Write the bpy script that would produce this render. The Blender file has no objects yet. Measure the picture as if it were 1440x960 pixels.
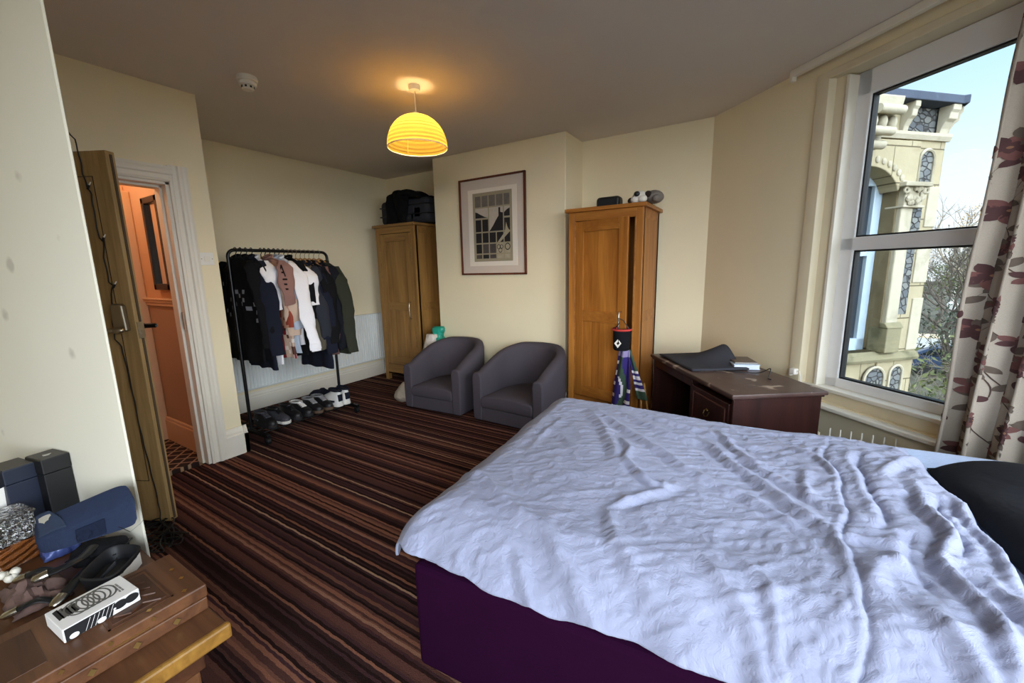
import bpy, math, random
import numpy as np
from mathutils import Vector, noise as mn
random.seed(7)
sc = bpy.context.scene
COL = sc.collection
PI = math.pi
R = math.radians

# ------------------------------------------------------------------ helpers
def lin(h):
    h = h.lstrip('#'); o = []
    for i in (0, 2, 4):
        c = int(h[i:i+2], 16) / 255
        o.append(c / 12.92 if c <= .04045 else ((c + .055) / 1.055) ** 2.4)
    return (*o, 1)

KS = 1.35/1.30
EYE = 1.30
def scaler(f, z0): return lambda x, y, z: (x*f, y*f, z0 + (z-z0)*f)
MODES = {'shell': scaler(1/KS, 0), 'onwall': scaler(1/KS, EYE), 'plain': lambda x, y, z: (x, y, z), 'ceiling': scaler(.9247, EYE), 'alcove': scaler(.956, EYE)}
TF = [MODES['plain']]
def mode(m): TF[0] = MODES[m]     # which survey of the room the coordinates that follow belong to

class MB:
    """collects geometry for one mesh"""
    def __init__(s, xf=None): s.v = []; s.f = []; s.m = []; s.xf = xf
    def add(s, vs, fs, m=0, xf=None):
        b = len(s.v)
        for p in vs:
            p = tuple(p)
            if xf: p = xf(*p)
            if s.xf: p = s.xf(*p)
            s.v.append(tuple(p))
        for f in fs: s.f.append(tuple(b + i for i in f)); s.m.append(m)
        return s
    def box(s, x0, x1, y0, y1, z0, z1, m=0, xf=None):
        vs = [(x, y, z) for z in (z0, z1) for x, y in ((x0, y0), (x1, y0), (x1, y1), (x0, y1))]
        return s.add(vs, [(3,2,1,0),(4,5,6,7),(0,1,5,4),(1,2,6,5),(2,3,7,6),(3,0,4,7)], m, xf)
    def prism(s, poly, z0, z1, m=0, xf=None):
        n = len(poly)
        vs = [(x, y, z0) for x, y in poly] + [(x, y, z1) for x, y in poly]
        fs = [tuple(range(n))[::-1], tuple(range(n, 2*n))] + [(i, (i+1) % n, n+(i+1) % n, n+i) for i in range(n)]
        return s.add(vs, fs, m, xf)
    def tube(s, pts, r, n=8, m=0, flat=None, xf=None, cap=True):
        P = [Vector(p) for p in pts]; k = len(P)
        rs = list(r) if hasattr(r, '__len__') else [r] * k
        up = Vector((0, 0, 1)); vs = []
        t0 = (P[1] - P[0]).normalized()
        a = up.cross(t0)
        if a.length < .05: a = Vector((1, 0, 0)).cross(t0)
        a.normalize()
        for i in range(k):
            t = (P[min(i+1, k-1)] - P[max(i-1, 0)]).normalized()
            a = (a - t * a.dot(t)).normalized(); b = t.cross(a)
            for j in range(n):
                q = 2 * PI * j / n
                vs.append(P[i] + rs[i] * (math.cos(q) * a + (flat or 1) * math.sin(q) * b))
        fs = [(i*n+j, i*n+(j+1) % n, (i+1)*n+(j+1) % n, (i+1)*n+j) for i in range(k-1) for j in range(n)]
        if cap: fs += [tuple(range(n))[::-1], tuple(range((k-1)*n, k*n))]
        return s.add(vs, fs, m, xf)
    def rings(s, rings, m=0, cap=(True, True), xf=None):
        n = len(rings[0]); k = len(rings)
        vs = [p for r_ in rings for p in r_]
        fs = [(i*n+j, i*n+(j+1) % n, (i+1)*n+(j+1) % n, (i+1)*n+j) for i in range(k-1) for j in range(n)]
        if cap[0]: fs.append(tuple(range(n))[::-1])
        if cap[1]: fs.append(tuple(range((k-1)*n, k*n)))
        return s.add(vs, fs, m, xf)
    def lathe(s, prof, c=(0, 0, 0), n=32, m=0, cap=(False, False), xf=None):
        rg = [[(c[0]+r_*math.cos(2*PI*j/n), c[1]+r_*math.sin(2*PI*j/n), c[2]+z) for j in range(n)] for r_, z in prof]
        return s.rings(rg, m, cap, xf)
    def ball(s, c, r, n=16, m=0, xf=None):
        rx, ry, rz = r if hasattr(r, '__len__') else (r, r, r)
        k = max(6, n // 2); rg = []
        for i in range(1, k):
            t = PI * i / k
            rg.append([(c[0]+rx*math.sin(t)*math.cos(2*PI*j/n), c[1]+ry*math.sin(t)*math.sin(2*PI*j/n), c[2]-rz*math.cos(t)) for j in range(n)])
        return s.rings(rg, m, (True, True), xf)
    def grid(s, nu, nv, fn, m=0, mf=None, xf=None):
        vs = [fn(i/nu, j/nv) for j in range(nv+1) for i in range(nu+1)]
        b = len(s.v); w = nu + 1
        fs = [(j*w+i, j*w+i+1, (j+1)*w+i+1, (j+1)*w+i) for j in range(nv) for i in range(nu)]
        s.add(vs, fs, m, xf)
        if mf:
            for q, (j, i) in enumerate((j, i) for j in range(nv) for i in range(nu)):
                s.m[len(s.m)-len(fs)+q] = mf((i+.5)/nu, (j+.5)/nv)
        return s
    def poly(s, pts, m=0, xf=None): return s.add(pts, [tuple(range(len(pts)))], m, xf)
    def build(s, name, mats, parent=None, smooth=False, bevel=0, seg=2, solid=0, sub=0, loc=None, ang=40):
        me = bpy.data.meshes.new(name)
        o = bpy.data.objects.new(name, me); COL.objects.link(o)
        L = Vector((0, 0, 0))
        if parent is not None:
            p = parent
            while p is not None: L += p.location; p = p.parent
            o.parent = parent
        elif loc is not None: L = Vector(TF[0](*loc)); o.location = L
        me.from_pydata([(x-L.x, y-L.y, z-L.z) for x, y, z in (TF[0](*p) for p in s.v)], [], s.f)
        for mm in (mats if isinstance(mats, (list, tuple)) else [mats]): me.materials.append(mm)
        me.polygons.foreach_set('material_index', s.m)
        if smooth:
            me.polygons.foreach_set('use_smooth', [True] * len(s.f))
            me.set_sharp_from_angle(angle=R(ang))
        me.update()
        if solid:
            md = o.modifiers.new('solid', 'SOLIDIFY'); md.thickness = solid; md.offset = 0
        if bevel:
            md = o.modifiers.new('bevel', 'BEVEL'); md.width = bevel; md.segments = seg; md.limit_method = 'ANGLE'; md.angle_limit = R(45)
            md.harden_normals = False
        if sub:
            md = o.modifiers.new('sub', 'SUBSURF'); md.levels = sub; md.render_levels = sub
        return o

def tag(o, label=None, cat=None, group=None, kind=None):
    if label: o['label'] = label
    if cat: o['category'] = cat
    if group: o['group'] = group
    if kind: o['kind'] = kind
    return o
def thing(name, loc, label, cat, group=None):
    o = bpy.data.objects.new(name, None); COL.objects.link(o); o.location = TF[0](*loc); o.empty_display_size = .1
    return tag(o, label, cat, group)
def struct(o): o['kind'] = 'structure'; return o
def rotz(cx, cy, a):
    c, s = math.cos(a), math.sin(a)
    return lambda x, y, z: (cx + x*c - y*s, cy + x*s + y*c, z)
def copy_tree(o, parent=None):
    c = o.copy(); COL.objects.link(c)
    if parent is not None: c.parent = parent
    for ch in list(o.children): copy_tree(ch, c)
    return c

# ------------------------------------------------------------------ materials
def newmat(name):
    m = bpy.data.materials.new(name); m.use_nodes = True
    nt = m.node_tree; nt.nodes.clear()
    out = nt.nodes.new('ShaderNodeOutputMaterial'); b = nt.nodes.new('ShaderNodeBsdfPrincipled')
    nt.links.new(b.outputs[0], out.inputs[0])
    return m, nt, b
def N(nt, t, **kw):
    n = nt.nodes.new(t)
    for k, v in kw.items():
        if k in n.inputs: n.inputs[k].default_value = v
        else: setattr(n, k, v)
    return n
def mixc(nt, fac, a, b, mode='MIX'):
    n = nt.nodes.new('ShaderNodeMix'); n.data_type = 'RGBA'; n.blend_type = mode
    for sock, v in ((0, fac), (6, a), (7, b)):
        if hasattr(v, 'is_output'): nt.links.new(v, n.inputs[sock])
        else: n.inputs[sock].default_value = v
    return n.outputs[2]
def coords(nt, scale=(1, 1, 1), rot=(0, 0, 0)):
    tc = nt.nodes.new('ShaderNodeTexCoord'); mp = nt.nodes.new('ShaderNodeMapping')
    nt.links.new(tc.outputs['Object'], mp.inputs[0]); mp.inputs['Scale'].default_value = scale; mp.inputs['Rotation'].default_value = rot
    return mp.outputs[0]
def scal(c, k): return (c[0]*k, c[1]*k, c[2]*k, 1)
def bump(nt, b, h, strength, dist=.002):
    n = N(nt, 'ShaderNodeBump', Strength=strength, Distance=dist)
    nt.links.new(h, n.inputs['Height']); nt.links.new(n.outputs[0], b.inputs['Normal'])
def plain(name, hexc, rough=.6, metal=0, var=.1, vs=6, bs=0, bstr=.3, bd=.002, spec=.5, sheen=0):
    """paint, plastic, metal, cloth: colour with a soft noise variation and an optional bump"""
    m, nt, b = newmat(name); c = lin(hexc)
    co = coords(nt)
    nz = N(nt, 'ShaderNodeTexNoise', Scale=vs, Detail=4.0); nt.links.new(co, nz.inputs['Vector'])
    nt.links.new(mixc(nt, nz.outputs['Fac'], scal(c, 1-var), scal(c, 1+var)), b.inputs['Base Color'])
    b.inputs['Roughness'].default_value = rough; b.inputs['Metallic'].default_value = metal
    b.inputs['Specular IOR Level'].default_value = spec
    if sheen: b.inputs['Sheen Weight'].default_value = sheen
    if bs:
        n2 = N(nt, 'ShaderNodeTexNoise', Scale=bs, Detail=3.0); nt.links.new(co, n2.inputs['Vector'])
        bump(nt, b, n2.outputs['Fac'], bstr, bd)
    return m
def fabric(name, hexc, rough=.9, var=.15, weave=350, wr=9, wrs=.4):
    m, nt, b = newmat(name); c = lin(hexc); co = coords(nt)
    nz = N(nt, 'ShaderNodeTexNoise', Scale=weave, Detail=2.0); nt.links.new(co, nz.inputs['Vector'])
    nt.links.new(mixc(nt, nz.outputs['Fac'], scal(c, 1-var), scal(c, 1+var)), b.inputs['Base Color'])
    b.inputs['Roughness'].default_value = rough; b.inputs['Specular IOR Level'].default_value = .2
    n2 = N(nt, 'ShaderNodeTexNoise', Scale=wr, Detail=5.0, Distortion=.6); nt.links.new(co, n2.inputs['Vector'])
    bump(nt, b, n2.outputs['Fac'], wrs, .02)
    return m
def wood(name, dark, light, axis=2, scale=9, rough=.45, spec=.4, stretch=.07):
    m, nt, b = newmat(name)
    sc_ = [scale]*3; sc_[axis] = scale*stretch
    co = coords(nt, sc_)
    nz = N(nt, 'ShaderNodeTexNoise', Scale=1.0, Detail=6.0, Roughness=.6, Distortion=1.2); nt.links.new(co, nz.inputs['Vector'])
    wv = N(nt, 'ShaderNodeTexNoise', Scale=9.0, Detail=3.0); nt.links.new(co, wv.inputs['Vector'])
    r = nt.nodes.new('ShaderNodeValToRGB'); nt.links.new(nz.outputs['Fac'], r.inputs[0])
    r.color_ramp.elements[0].position = .3; r.color_ramp.elements[0].color = lin(dark)
    r.color_ramp.elements[1].position = .68; r.color_ramp.elements[1].color = lin(light)
    g = mixc(nt, wv.outputs['Fac'], (.72, .72, .72, 1), (1.15, 1.15, 1.15, 1))
    nt.links.new(mixc(nt, 1.0, r.outputs[0], g, 'MULTIPLY'), b.inputs['Base Color'])
    b.inputs['Roughness'].default_value = rough; b.inputs['Specular IOR Level'].default_value = spec
    bump(nt, b, wv.outputs['Fac'], .15, .001)
    return m
def paint(name, hexc, rough=.75, var=.05, spots=None):
    m, nt, b = newmat(name); c = lin(hexc); co = coords(nt)
    nz = N(nt, 'ShaderNodeTexNoise', Scale=2.2, Detail=5.0); nt.links.new(co, nz.inputs['Vector'])
    col = mixc(nt, nz.outputs['Fac'], scal(c, 1-var), scal(c, 1+var))
    if spots:
        vo = N(nt, 'ShaderNodeTexVoronoi', Scale=4.2, Randomness=1.0); nt.links.new(coords(nt, (1, 1, 1.0)), vo.inputs['Vector'])
        n3 = N(nt, 'ShaderNodeTexNoise', Scale=40.0); nt.links.new(co, n3.inputs['Vector'])
        mm = N(nt, 'ShaderNodeMath', operation='MULTIPLY_ADD'); nt.links.new(n3.outputs['Fac'], mm.inputs[0]); mm.inputs[1].default_value = .06; nt.links.new(vo.outputs['Distance'], mm.inputs[2])
        mr = N(nt, 'ShaderNodeMapRange'); nt.links.new(mm.outputs[0], mr.inputs[0])
        mr.inputs[1].default_value = .10; mr.inputs[2].default_value = .15; mr.inputs[3].default_value = .5; mr.inputs[4].default_value = 0
        col = mixc(nt, mr.outputs[0], col, lin(spots))
    nt.links.new(col, b.inputs['Base Color']); b.inputs['Roughness'].default_value = rough; b.inputs['Specular IOR Level'].default_value = .3
    n2 = N(nt, 'ShaderNodeTexNoise', Scale=60.0, Detail=3.0); nt.links.new(co, n2.inputs['Vector'])
    bump(nt, b, n2.outputs['Fac'], .12, .003)
    return m
def emit(name, hexc, strength):
    m = bpy.data.materials.new(name); m.use_nodes = True; nt = m.node_tree; nt.nodes.clear()
    out = nt.nodes.new('ShaderNodeOutputMaterial'); e = nt.nodes.new('ShaderNodeEmission')
    e.inputs[0].default_value = lin(hexc); e.inputs[1].default_value = strength
    nt.links.new(e.outputs[0], out.inputs[0]); return m

def carpet_mat():
    m, nt, b = newmat('striped_carpet'); tc = nt.nodes.new('ShaderNodeTexCoord')
    nz = N(nt, 'ShaderNodeTexNoise', Scale=22.0, Detail=2.0); nt.links.new(tc.outputs['Object'], nz.inputs['Vector'])
    sx = nt.nodes.new('ShaderNodeSeparateXYZ'); nt.links.new(tc.outputs['Object'], sx.inputs[0])
    w = N(nt, 'ShaderNodeMath', operation='MULTIPLY_ADD'); nt.links.new(nz.outputs['Fac'], w.inputs[0]); w.inputs[1].default_value = .012; nt.links.new(sx.outputs['Y'], w.inputs[2])
    vo = N(nt, 'ShaderNodeTexVoronoi', Scale=92.0, Randomness=1.0); vo.voronoi_dimensions = '1D'; nt.links.new(w.outputs[0], vo.inputs['W'])
    s2 = nt.nodes.new('ShaderNodeSeparateColor'); nt.links.new(vo.outputs['Color'], s2.inputs[0])
    r = nt.nodes.new('ShaderNodeValToRGB'); r.color_ramp.interpolation = 'CONSTANT'; nt.links.new(s2.outputs[0], r.inputs[0])
    pal = ['#231615', '#4a302b', '#352322', '#7a5140', '#1e1414', '#54362f', '#9a7b64', '#3d2729', '#664437', '#2a1917', '#86614f']
    pos = [0, .12, .25, .35, .45, .55, .66, .70, .80, .88, .95]
    els = r.color_ramp.elements
    els[0].position = 0; els[0].color = lin(pal[0]); els[1].position = pos[1]; els[1].color = lin(pal[1])
    for p, c in zip(pos[2:], pal[2:]):
        e = els.new(p); e.color = lin(c)
    n3 = N(nt, 'ShaderNodeTexNoise', Scale=260.0, Detail=2.0); nt.links.new(tc.outputs['Object'], n3.inputs['Vector'])
    g = mixc(nt, n3.outputs['Fac'], (.55, .55, .55, 1), (1.5, 1.5, 1.5, 1))
    nt.links.new(mixc(nt, 1.0, r.outputs[0], g, 'MULTIPLY'), b.inputs['Base Color'])
    b.inputs['Roughness'].default_value = 1; b.inputs['Specular IOR Level'].default_value = .05
    bump(nt, b, n3.outputs['Fac'], .8, .006)
    return m
def hall_carpet_mat():
    m, nt, b = newmat('lattice_carpet'); outs = []
    for a in (45, -45):
        co = coords(nt, (1, 1, 1), (0, 0, R(a)))
        w = N(nt, 'ShaderNodeTexWave', Scale=4.0); nt.links.new(co, w.inputs['Vector'])
        mr = N(nt, 'ShaderNodeMapRange'); nt.links.new(w.outputs['Fac'], mr.inputs[0]); mr.inputs[1].default_value = .9; mr.inputs[2].default_value = .97
        outs.append(mr.outputs[0])
    mx = N(nt, 'ShaderNodeMath', operation='MAXIMUM'); nt.links.new(outs[0], mx.inputs[0]); nt.links.new(outs[1], mx.inputs[1])
    nt.links.new(mixc(nt, mx.outputs[0], lin('#2a1712'), lin('#a08266')), b.inputs['Base Color'])
    b.inputs['Roughness'].default_value = 1
    return m
def stone_mat(name, a, c, blotch, sc_=3.0):
    m, nt, b = newmat(name); co = coords(nt)
    nz = N(nt, 'ShaderNodeTexNoise', Scale=sc_, Detail=7.0, Roughness=.65); nt.links.new(co, nz.inputs['Vector'])
    n2 = N(nt, 'ShaderNodeTexNoise', Scale=sc_*.5, Detail=5.0, Distortion=.8); nt.links.new(co, n2.inputs['Vector'])
    mr = N(nt, 'ShaderNodeMapRange'); nt.links.new(n2.outputs['Fac'], mr.inputs[0]); mr.inputs[1].default_value = .55; mr.inputs[2].default_value = .75
    col = mixc(nt, mr.outputs[0], mixc(nt, nz.outputs['Fac'], lin(a), lin(c)), lin(blotch))
    nt.links.new(col, b.inputs['Base Color']); b.inputs['Roughness'].default_value = .95; b.inputs['Specular IOR Level'].default_value = .1
    bump(nt, b, nz.outputs['Fac'], .6, .03)
    return m
def rubble_mat():
    m, nt, b = newmat('rubble_stone'); co = coords(nt, (14, 14, 20))
    vo = N(nt, 'ShaderNodeTexVoronoi', Scale=1.0); vo.feature = 'DISTANCE_TO_EDGE'; nt.links.new(co, vo.inputs['Vector'])
    vc = N(nt, 'ShaderNodeTexVoronoi', Scale=1.0); nt.links.new(co, vc.inputs['Vector'])
    s2 = nt.nodes.new('ShaderNodeSeparateColor'); nt.links.new(vc.outputs['Color'], s2.inputs[0])
    base = mixc(nt, s2.outputs[0], lin('#4e5257'), lin('#74746f'))
    mr = N(nt, 'ShaderNodeMapRange'); nt.links.new(vo.outputs['Distance'], mr.inputs[0]); mr.inputs[1].default_value = .02; mr.inputs[2].default_value = .1
    nt.links.new(mixc(nt, mr.outputs[0], lin('#3b3a38'), base), b.inputs['Base Color'])
    b.inputs['Roughness'].default_value = .95; bump(nt, b, mr.outputs[0], .8, .03)
    return m
def crumple_mat(name, hexc, var=.05):
    m, nt, b = newmat(name); c = lin(hexc); co = coords(nt)
    nz = N(nt, 'ShaderNodeTexNoise', Scale=5.0, Detail=4.0); nt.links.new(co, nz.inputs['Vector'])
    nt.links.new(mixc(nt, nz.outputs['Fac'], scal(c, 1-var), scal(c, 1+var)), b.inputs['Base Color'])
    b.inputs['Roughness'].default_value = .85; b.inputs['Specular IOR Level'].default_value = .2
    b.inputs['Sheen Weight'].default_value = .1
    n1 = N(nt, 'ShaderNodeTexNoise', Scale=26.0, Detail=6.0, Roughness=.65, Distortion=.8); nt.links.new(co, n1.inputs['Vector'])
    ab = N(nt, 'ShaderNodeMath', operation='ABSOLUTE'); su = N(nt, 'ShaderNodeMath', operation='SUBTRACT'); nt.links.new(n1.outputs['Fac'], su.inputs[0]); su.inputs[1].default_value = .5
    nt.links.new(su.outputs[0], ab.inputs[0])
    bump(nt, b, ab.outputs[0], .6, -.014)
    return m

M = {}
M['wall'] = paint('cream_wall_paint', '#ece0c0')
M['wallwhite'] = paint('off_white_panel_paint', '#ece8d8', spots='#a8a090')
M['ceil'] = paint('ceiling_paint', '#ddd4cd', .85)
M['trim'] = plain('white_gloss_trim', '#e6e0d2', .4, var=.04)
M['trimold'] = plain('aged_cream_trim', '#d9cdb0', .5, var=.08)
M['carpet'] = carpet_mat(); M['hallcarpet'] = hall_carpet_mat()
M['hallwall'] = paint('peach_hall_paint', '#dcae88'); M['hallwall2'] = paint('hall_dado_paint', '#b8987f'); M['halltrim'] = plain('hall_trim', '#e0bb95', .5, var=.05)
M['oak'] = wood('oak', '#8f5218', '#bd7c33', 2, 10); M['oakx'] = wood('oak_crosswise', '#8a4f18', '#b87831', 0, 10)
M['oakpale'] = wood('pale_oak_old', '#7f5b2e', '#a67c44', 2, 10); M['oakpalex'] = wood('pale_oak_crosswise', '#7f5b2e', '#a67c44', 0, 10)
M['dooroak'] = wood('door_oak_veneer', '#8f7246', '#b59768', 2, 14, .5)
M['mahog'] = wood('dark_mahogany', '#221110', '#3a1d18', 2, 8, .35); M['mahogtop'] = wood('worn_mahogany_top', '#3a1f1c', '#5e3a33', 0, 8, .4)
M['carved'] = wood('carved_sheesham', '#43281a', '#70492e', 0, 12, .4); M['carveddark'] = wood('carved_dark_panel', '#301a10', '#54321e', 0, 14, .45); M['carvedlight'] = wood('golden_edge_wood', '#6f4a1f', '#9c7233', 0, 12, .35)
M['oldbrass'] = plain('tarnished_brass', '#6f5c3c', .45, 1, .1)
M['brass'] = plain('brass_inlay', '#c9a868', .35, 1, .05)
M['chair'] = fabric('grey_violet_upholstery', '#4b454c', var=.2, wr=5, wrs=.15)
M['duvet'] = crumple_mat('crumpled_pale_blue_cotton', '#8c90a7')
M['sheet'] = crumple_mat('pale_blue_sheet', '#aebfdd')
M['purple'] = plain('aubergine_bed_base', '#240722', 1.0, var=.12, bs=300, spec=.05)
M['pillow'] = fabric('black_pillow_cotton', '#15161b', wr=6, wrs=.5)
M['black'] = plain('black_metal', '#0c0c0e', .35, .3, .05); M['blackp'] = plain('black_plastic', '#0f1012', .45, 0, .05)
M['chrome'] = plain('satin_chrome', '#b9b3a8', .25, 1, .04); M['steel'] = plain('brushed_nickel', '#a79d8c', .3, 1, .04)
M['white'] = plain('white_plastic', '#e8e4dc', .4, var=.03); M['upvc'] = plain('white_upvc', '#e9e9ea', .3, var=.02); M['gasket'] = plain('black_gasket', '#101114', .6)
M['radiator'] = plain('white_radiator_enamel', '#dfe3e2', .35, var=.03)
M['hangwood'] = wood('hanger_wood', '#b07a3c', '#d6a463', 0, 30, .4)
M['soleblack'] = plain('dark_rubber', '#18171a', .7, bs=200); M['solewhite'] = plain('white_rubber', '#dcd9d2', .6); M['solegum'] = plain('gum_rubber', '#5a4636', .7)

# ------------------------------------------------------------------ plan
ZC = 2.548; XD = -3.363; XA = -4.365; YB = 3.955; YF = 3.56; YR = 1.44; YS = -1.6
W0 = Vector((-.47, 3.955, 0)); q_ = .70710678
def CW(s, off, z): return (W0.x + q_*s + q_*off, W0.y - q_*s + q_*off, z)      # along the canted window wall, outwards, up
SL = 2.291                                                                        # its length to the bay corner (1.15, 2.335)

mode('shell')
# floor, ceiling
struct(MB().prism([(-4.5, 1.3), (-3.4, 1.3), (-3.4, -1.75), (-.1, -1.75), (1.3, -.3), (1.3, 2.4), (-.4, 4.1), (-4.5, 4.1)], -.12, 0).build('floor', M['carpet']))
struct(MB().prism([(-4.52, 1.3), (-3.5, 1.3), (-3.5, -1.75), (-.05, -1.75), (1.45, -.25), (1.45, 2.45), (-.35, 4.25), (-4.52, 4.25)], ZC, ZC+.25).build('ceiling', M['ceil']))
# walls
struct(MB().box(XA-.15, XA, YR-.17, YB+.3, 0, ZC).build('wall_left_recess', M['wall']))
mode('onwall')
b = MB().box(XA, XD-.12, 1.27, YR, -.07, 2.62); b.box(XD-.12, XD, 1.215, YR, -.07, 2.62); b.box(XD-.12, XD, -1.75, .42, -.07, 2.62); b.box(XD-.12, XD, .42, 1.215, 1.905, 2.62)
struct(b.build('wall_left', M['wall']))
mode('shell')
struct(MB().box(XA, -3.18, YB, YB+.3, 0, ZC).build('wall_back_left', M['wall']))
struct(MB().box(-1.615, -.46, YB, YB+.3, 0, ZC).build('wall_back_right', M['wall']))
struct(MB().box(-3.19, -1.615, YF, YB+.3, 0, ZC).build('wall_chimney_breast', M['wall'], bevel=.008))
# partition beside the door
mode('plain'); XP = XD/KS
struct(MB().prism([(XP, .036), (-1.63, .377), (-1.624, .381), (-1.632, .384), (XP, .388)], 0, ZC/KS).build('wall_partition', M['wallwhite']))
mode('onwall')
# canted window wall
SO0, SO1, ZO0, ZO1 = .925, 2.15, .44, 2.385
b = MB(CW); b.box(-.12, SO0, 0, .3, -.07, 2.62); b.box(SO1, SL+.12, 0, .3, -.07, 2.62); b.box(SO0, SO1, 0, .3, -.07, ZO0); b.box(SO0, SO1, 0, .3, ZO1, 2.62)
struct(b.build('wall_window', M['wall']))
mode('shell')
# bay centre wall and far canted wall, right of and behind the camera
b = MB(); b.box(1.15, 1.45, 2.05, 2.42, 0, ZC); b.box(1.15, 1.45, -.4, .1, 0, ZC); b.box(1.15, 1.45, .1, 2.05, 0, .45); b.box(1.15, 1.45, .1, 2.05, 2.42, ZC)
struct(b.build('wall_right', M['wall']))
def DW(s, off, z): return (1.15 - q_*s + q_*off, -.2 - q_*s - q_*off, z)
b = MB(DW); b.box(-.1, .15, 0, .3, 0, ZC); b.box(1.75, 2.1, 0, .3, 0, ZC); b.box(.15, 1.75, 0, .3, 0, .45); b.box(.15, 1.75, 0, .3, 2.42, ZC)
struct(b.build('wall_right_rear', M['wall']))
struct(MB().box(XD, -.1, YS-.15, YS, 0, ZC).build('wall_rear', M['wall']))

# skirtings
def skirt(name, pts, h=.16, t=.02, mat='trim'):
    b = MB()
    for (x0, y0), (x1, y1) in zip(pts, pts[1:]):
        d = Vector((x1-x0, y1-y0, 0)); L = d.length; d.normalize(); n = Vector((d.y, -d.x, 0))
        f = lambda s, o, z, d=d, n=n, x0=x0, y0=y0: (x0 + d.x*s + n.x*o, y0 + d.y*s + n.y*o, z)
        b.prism([(0, 0), (t, 0), (t, h*.72), (t*.7, h*.76), (t*.75, h*.84), (t*.4, h*.93), (t*.35, h), (0, h)], -t, L+t, xf=lambda o, z, s, f=f: f(s, o, z))
    return struct(b.build(name, M[mat]))
skirt('baseboard_left', [(XA, YR), (XA, YB-.02)], .18)
skirt('baseboard_left_corner', [(XD, 1.345), (XD, YR), (XD-.4, YR)], .215, .028)
skirt('baseboard_back_left', [(XA, YB), (-3.19, YB)])
skirt('baseboard_chimney', [(-3.19, YB), (-3.19, YF), (-1.615, YF), (-1.615, YB)])
skirt('baseboard_back_right', [(-1.6, YB), (-.47, YB)])

# ------------------------------------------------------------------ doorway and hall
mode('onwall')
def arch_prof(w=.105, t=.03): return [(0, 0), (0, t*.6), (w*.12, t*.75), (w*.2, t*.55), (w*.42, t*.6), (w*.5, t*.95), (w*.62, t), (w*.74, t*.85), (w*.85, t), (w, t*.9), (w, 0)]
b = MB()
b.prism(arch_prof(), -.052, 1.905+.105, xf=lambda u, o, z: (XD+o, 1.215+u, z))
b.prism(arch_prof(), .40, 1.215+.02, xf=lambda u, o, y: (XD+o, y, 1.905+u*.92))
struct(b.build('trim_1', M['trim'], smooth=True, ang=25))
b = MB(); b.box(XD-.14, XD+.001, 1.195, 1.217, -.052, 1.905); b.box(XD-.14, XD+.001, .42, 1.217, 1.888, 1.907); b.box(XD-.14, XD-.06, 1.18, 1.196, -.052, 1.888); b.box(XD-.14, XD-.06, .42, 1.196, 1.873, 1.889); b.box(XD-.14, XD, .405, .425, -.052, 1.905)
struct(b.build('trim_2', M['trim'], bevel=.002))
tag(MB().box(XD-.045, XD-.02, 1.188, 1.196, .94, 1.06).build('strike_plate', M['steel'], bevel=.002), 'small metal strike plate on the white door jamb', 'strike plate')
HX = -4.30
struct(MB().box(HX-.3, XD-.12, .0, 1.3, -.17, -.049).build('floor_hall', M['hallcarpet']))
struct(MB().box(HX-.3, XD-.1, 1.262, 1.275, 1.13, 2.45).build('wall_hall_upper', M['hallwall']))
struct(MB().box(HX-.3, XD-.1, 1.262, 1.275, -.06, 1.13).build('wall_hall_lower', M['hallwall2']))
struct(MB().box(HX-.25, HX-.05, 0, 1.3, -.06, 2.45).build('wall_hall_end', M['hallwall']))
struct(MB().box(HX-.3, XD-.12, -.15, 0, -.06, 2.45).build('wall_hall_near', M['hallwall']))
struct(MB().box(HX-.3, XD-.12, -.15, 1.3, 2.45, 2.55).build('ceiling_hall', M['hallwall']))
b = MB(); b.box(HX, XD-.12, 1.238, 1.262, 1.105, 1.125); b.box(HX, XD-.12, 1.246, 1.262, 1.08, 1.105); b.box(HX, XD-.12, 1.23, 1.262, 1.125, 1.14)
struct(b.build('trim_hall_dado', M['halltrim'], bevel=.005))
b = MB(); b.box(HX, XD-.12, 1.24, 1.262, -.055, .125); b.box(HX, XD-.12, 1.246, 1.262, .125, .15)
struct(b.build('baseboard_hall', M['halltrim'], bevel=.006))
b = MB(); b.box(HX-.05, HX+.09, 1.20, 1.262, -.055, 1.95); b.box(HX-.05, HX+.05, 1.18, 1.2, -.055, 1.93); b.box(HX-.05, HX-.02, .3, 1.262, 1.90, 2.0)
struct(b.build('trim_hall_door', M['halltrim'], bevel=.008))
# hall mirror
t = thing('wall_mirror', (-3.79, 1.262, 1.2), 'tall narrow mirror in a dark frame on the peach hall wall', 'mirror')
b = MB()
for x0, x1, z0, z1 in ((-3.93, -3.885, 1.205, 1.865), (-3.69, -3.645, 1.205, 1.865), (-3.93, -3.645, 1.205, 1.25), (-3.93, -3.645, 1.82, 1.865)): b.box(x0, x1, 1.228, 1.262, z0, z1)
b.build('frame', plain('dark_walnut_frame', '#1c1110', .4), t, bevel=.006)
MB().box(-3.886, -3.689, 1.25, 1.26, 1.249, 1.821).build('glass', plain('mirror_silver', '#e8e4da', .03, 1, .01), t)

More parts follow.
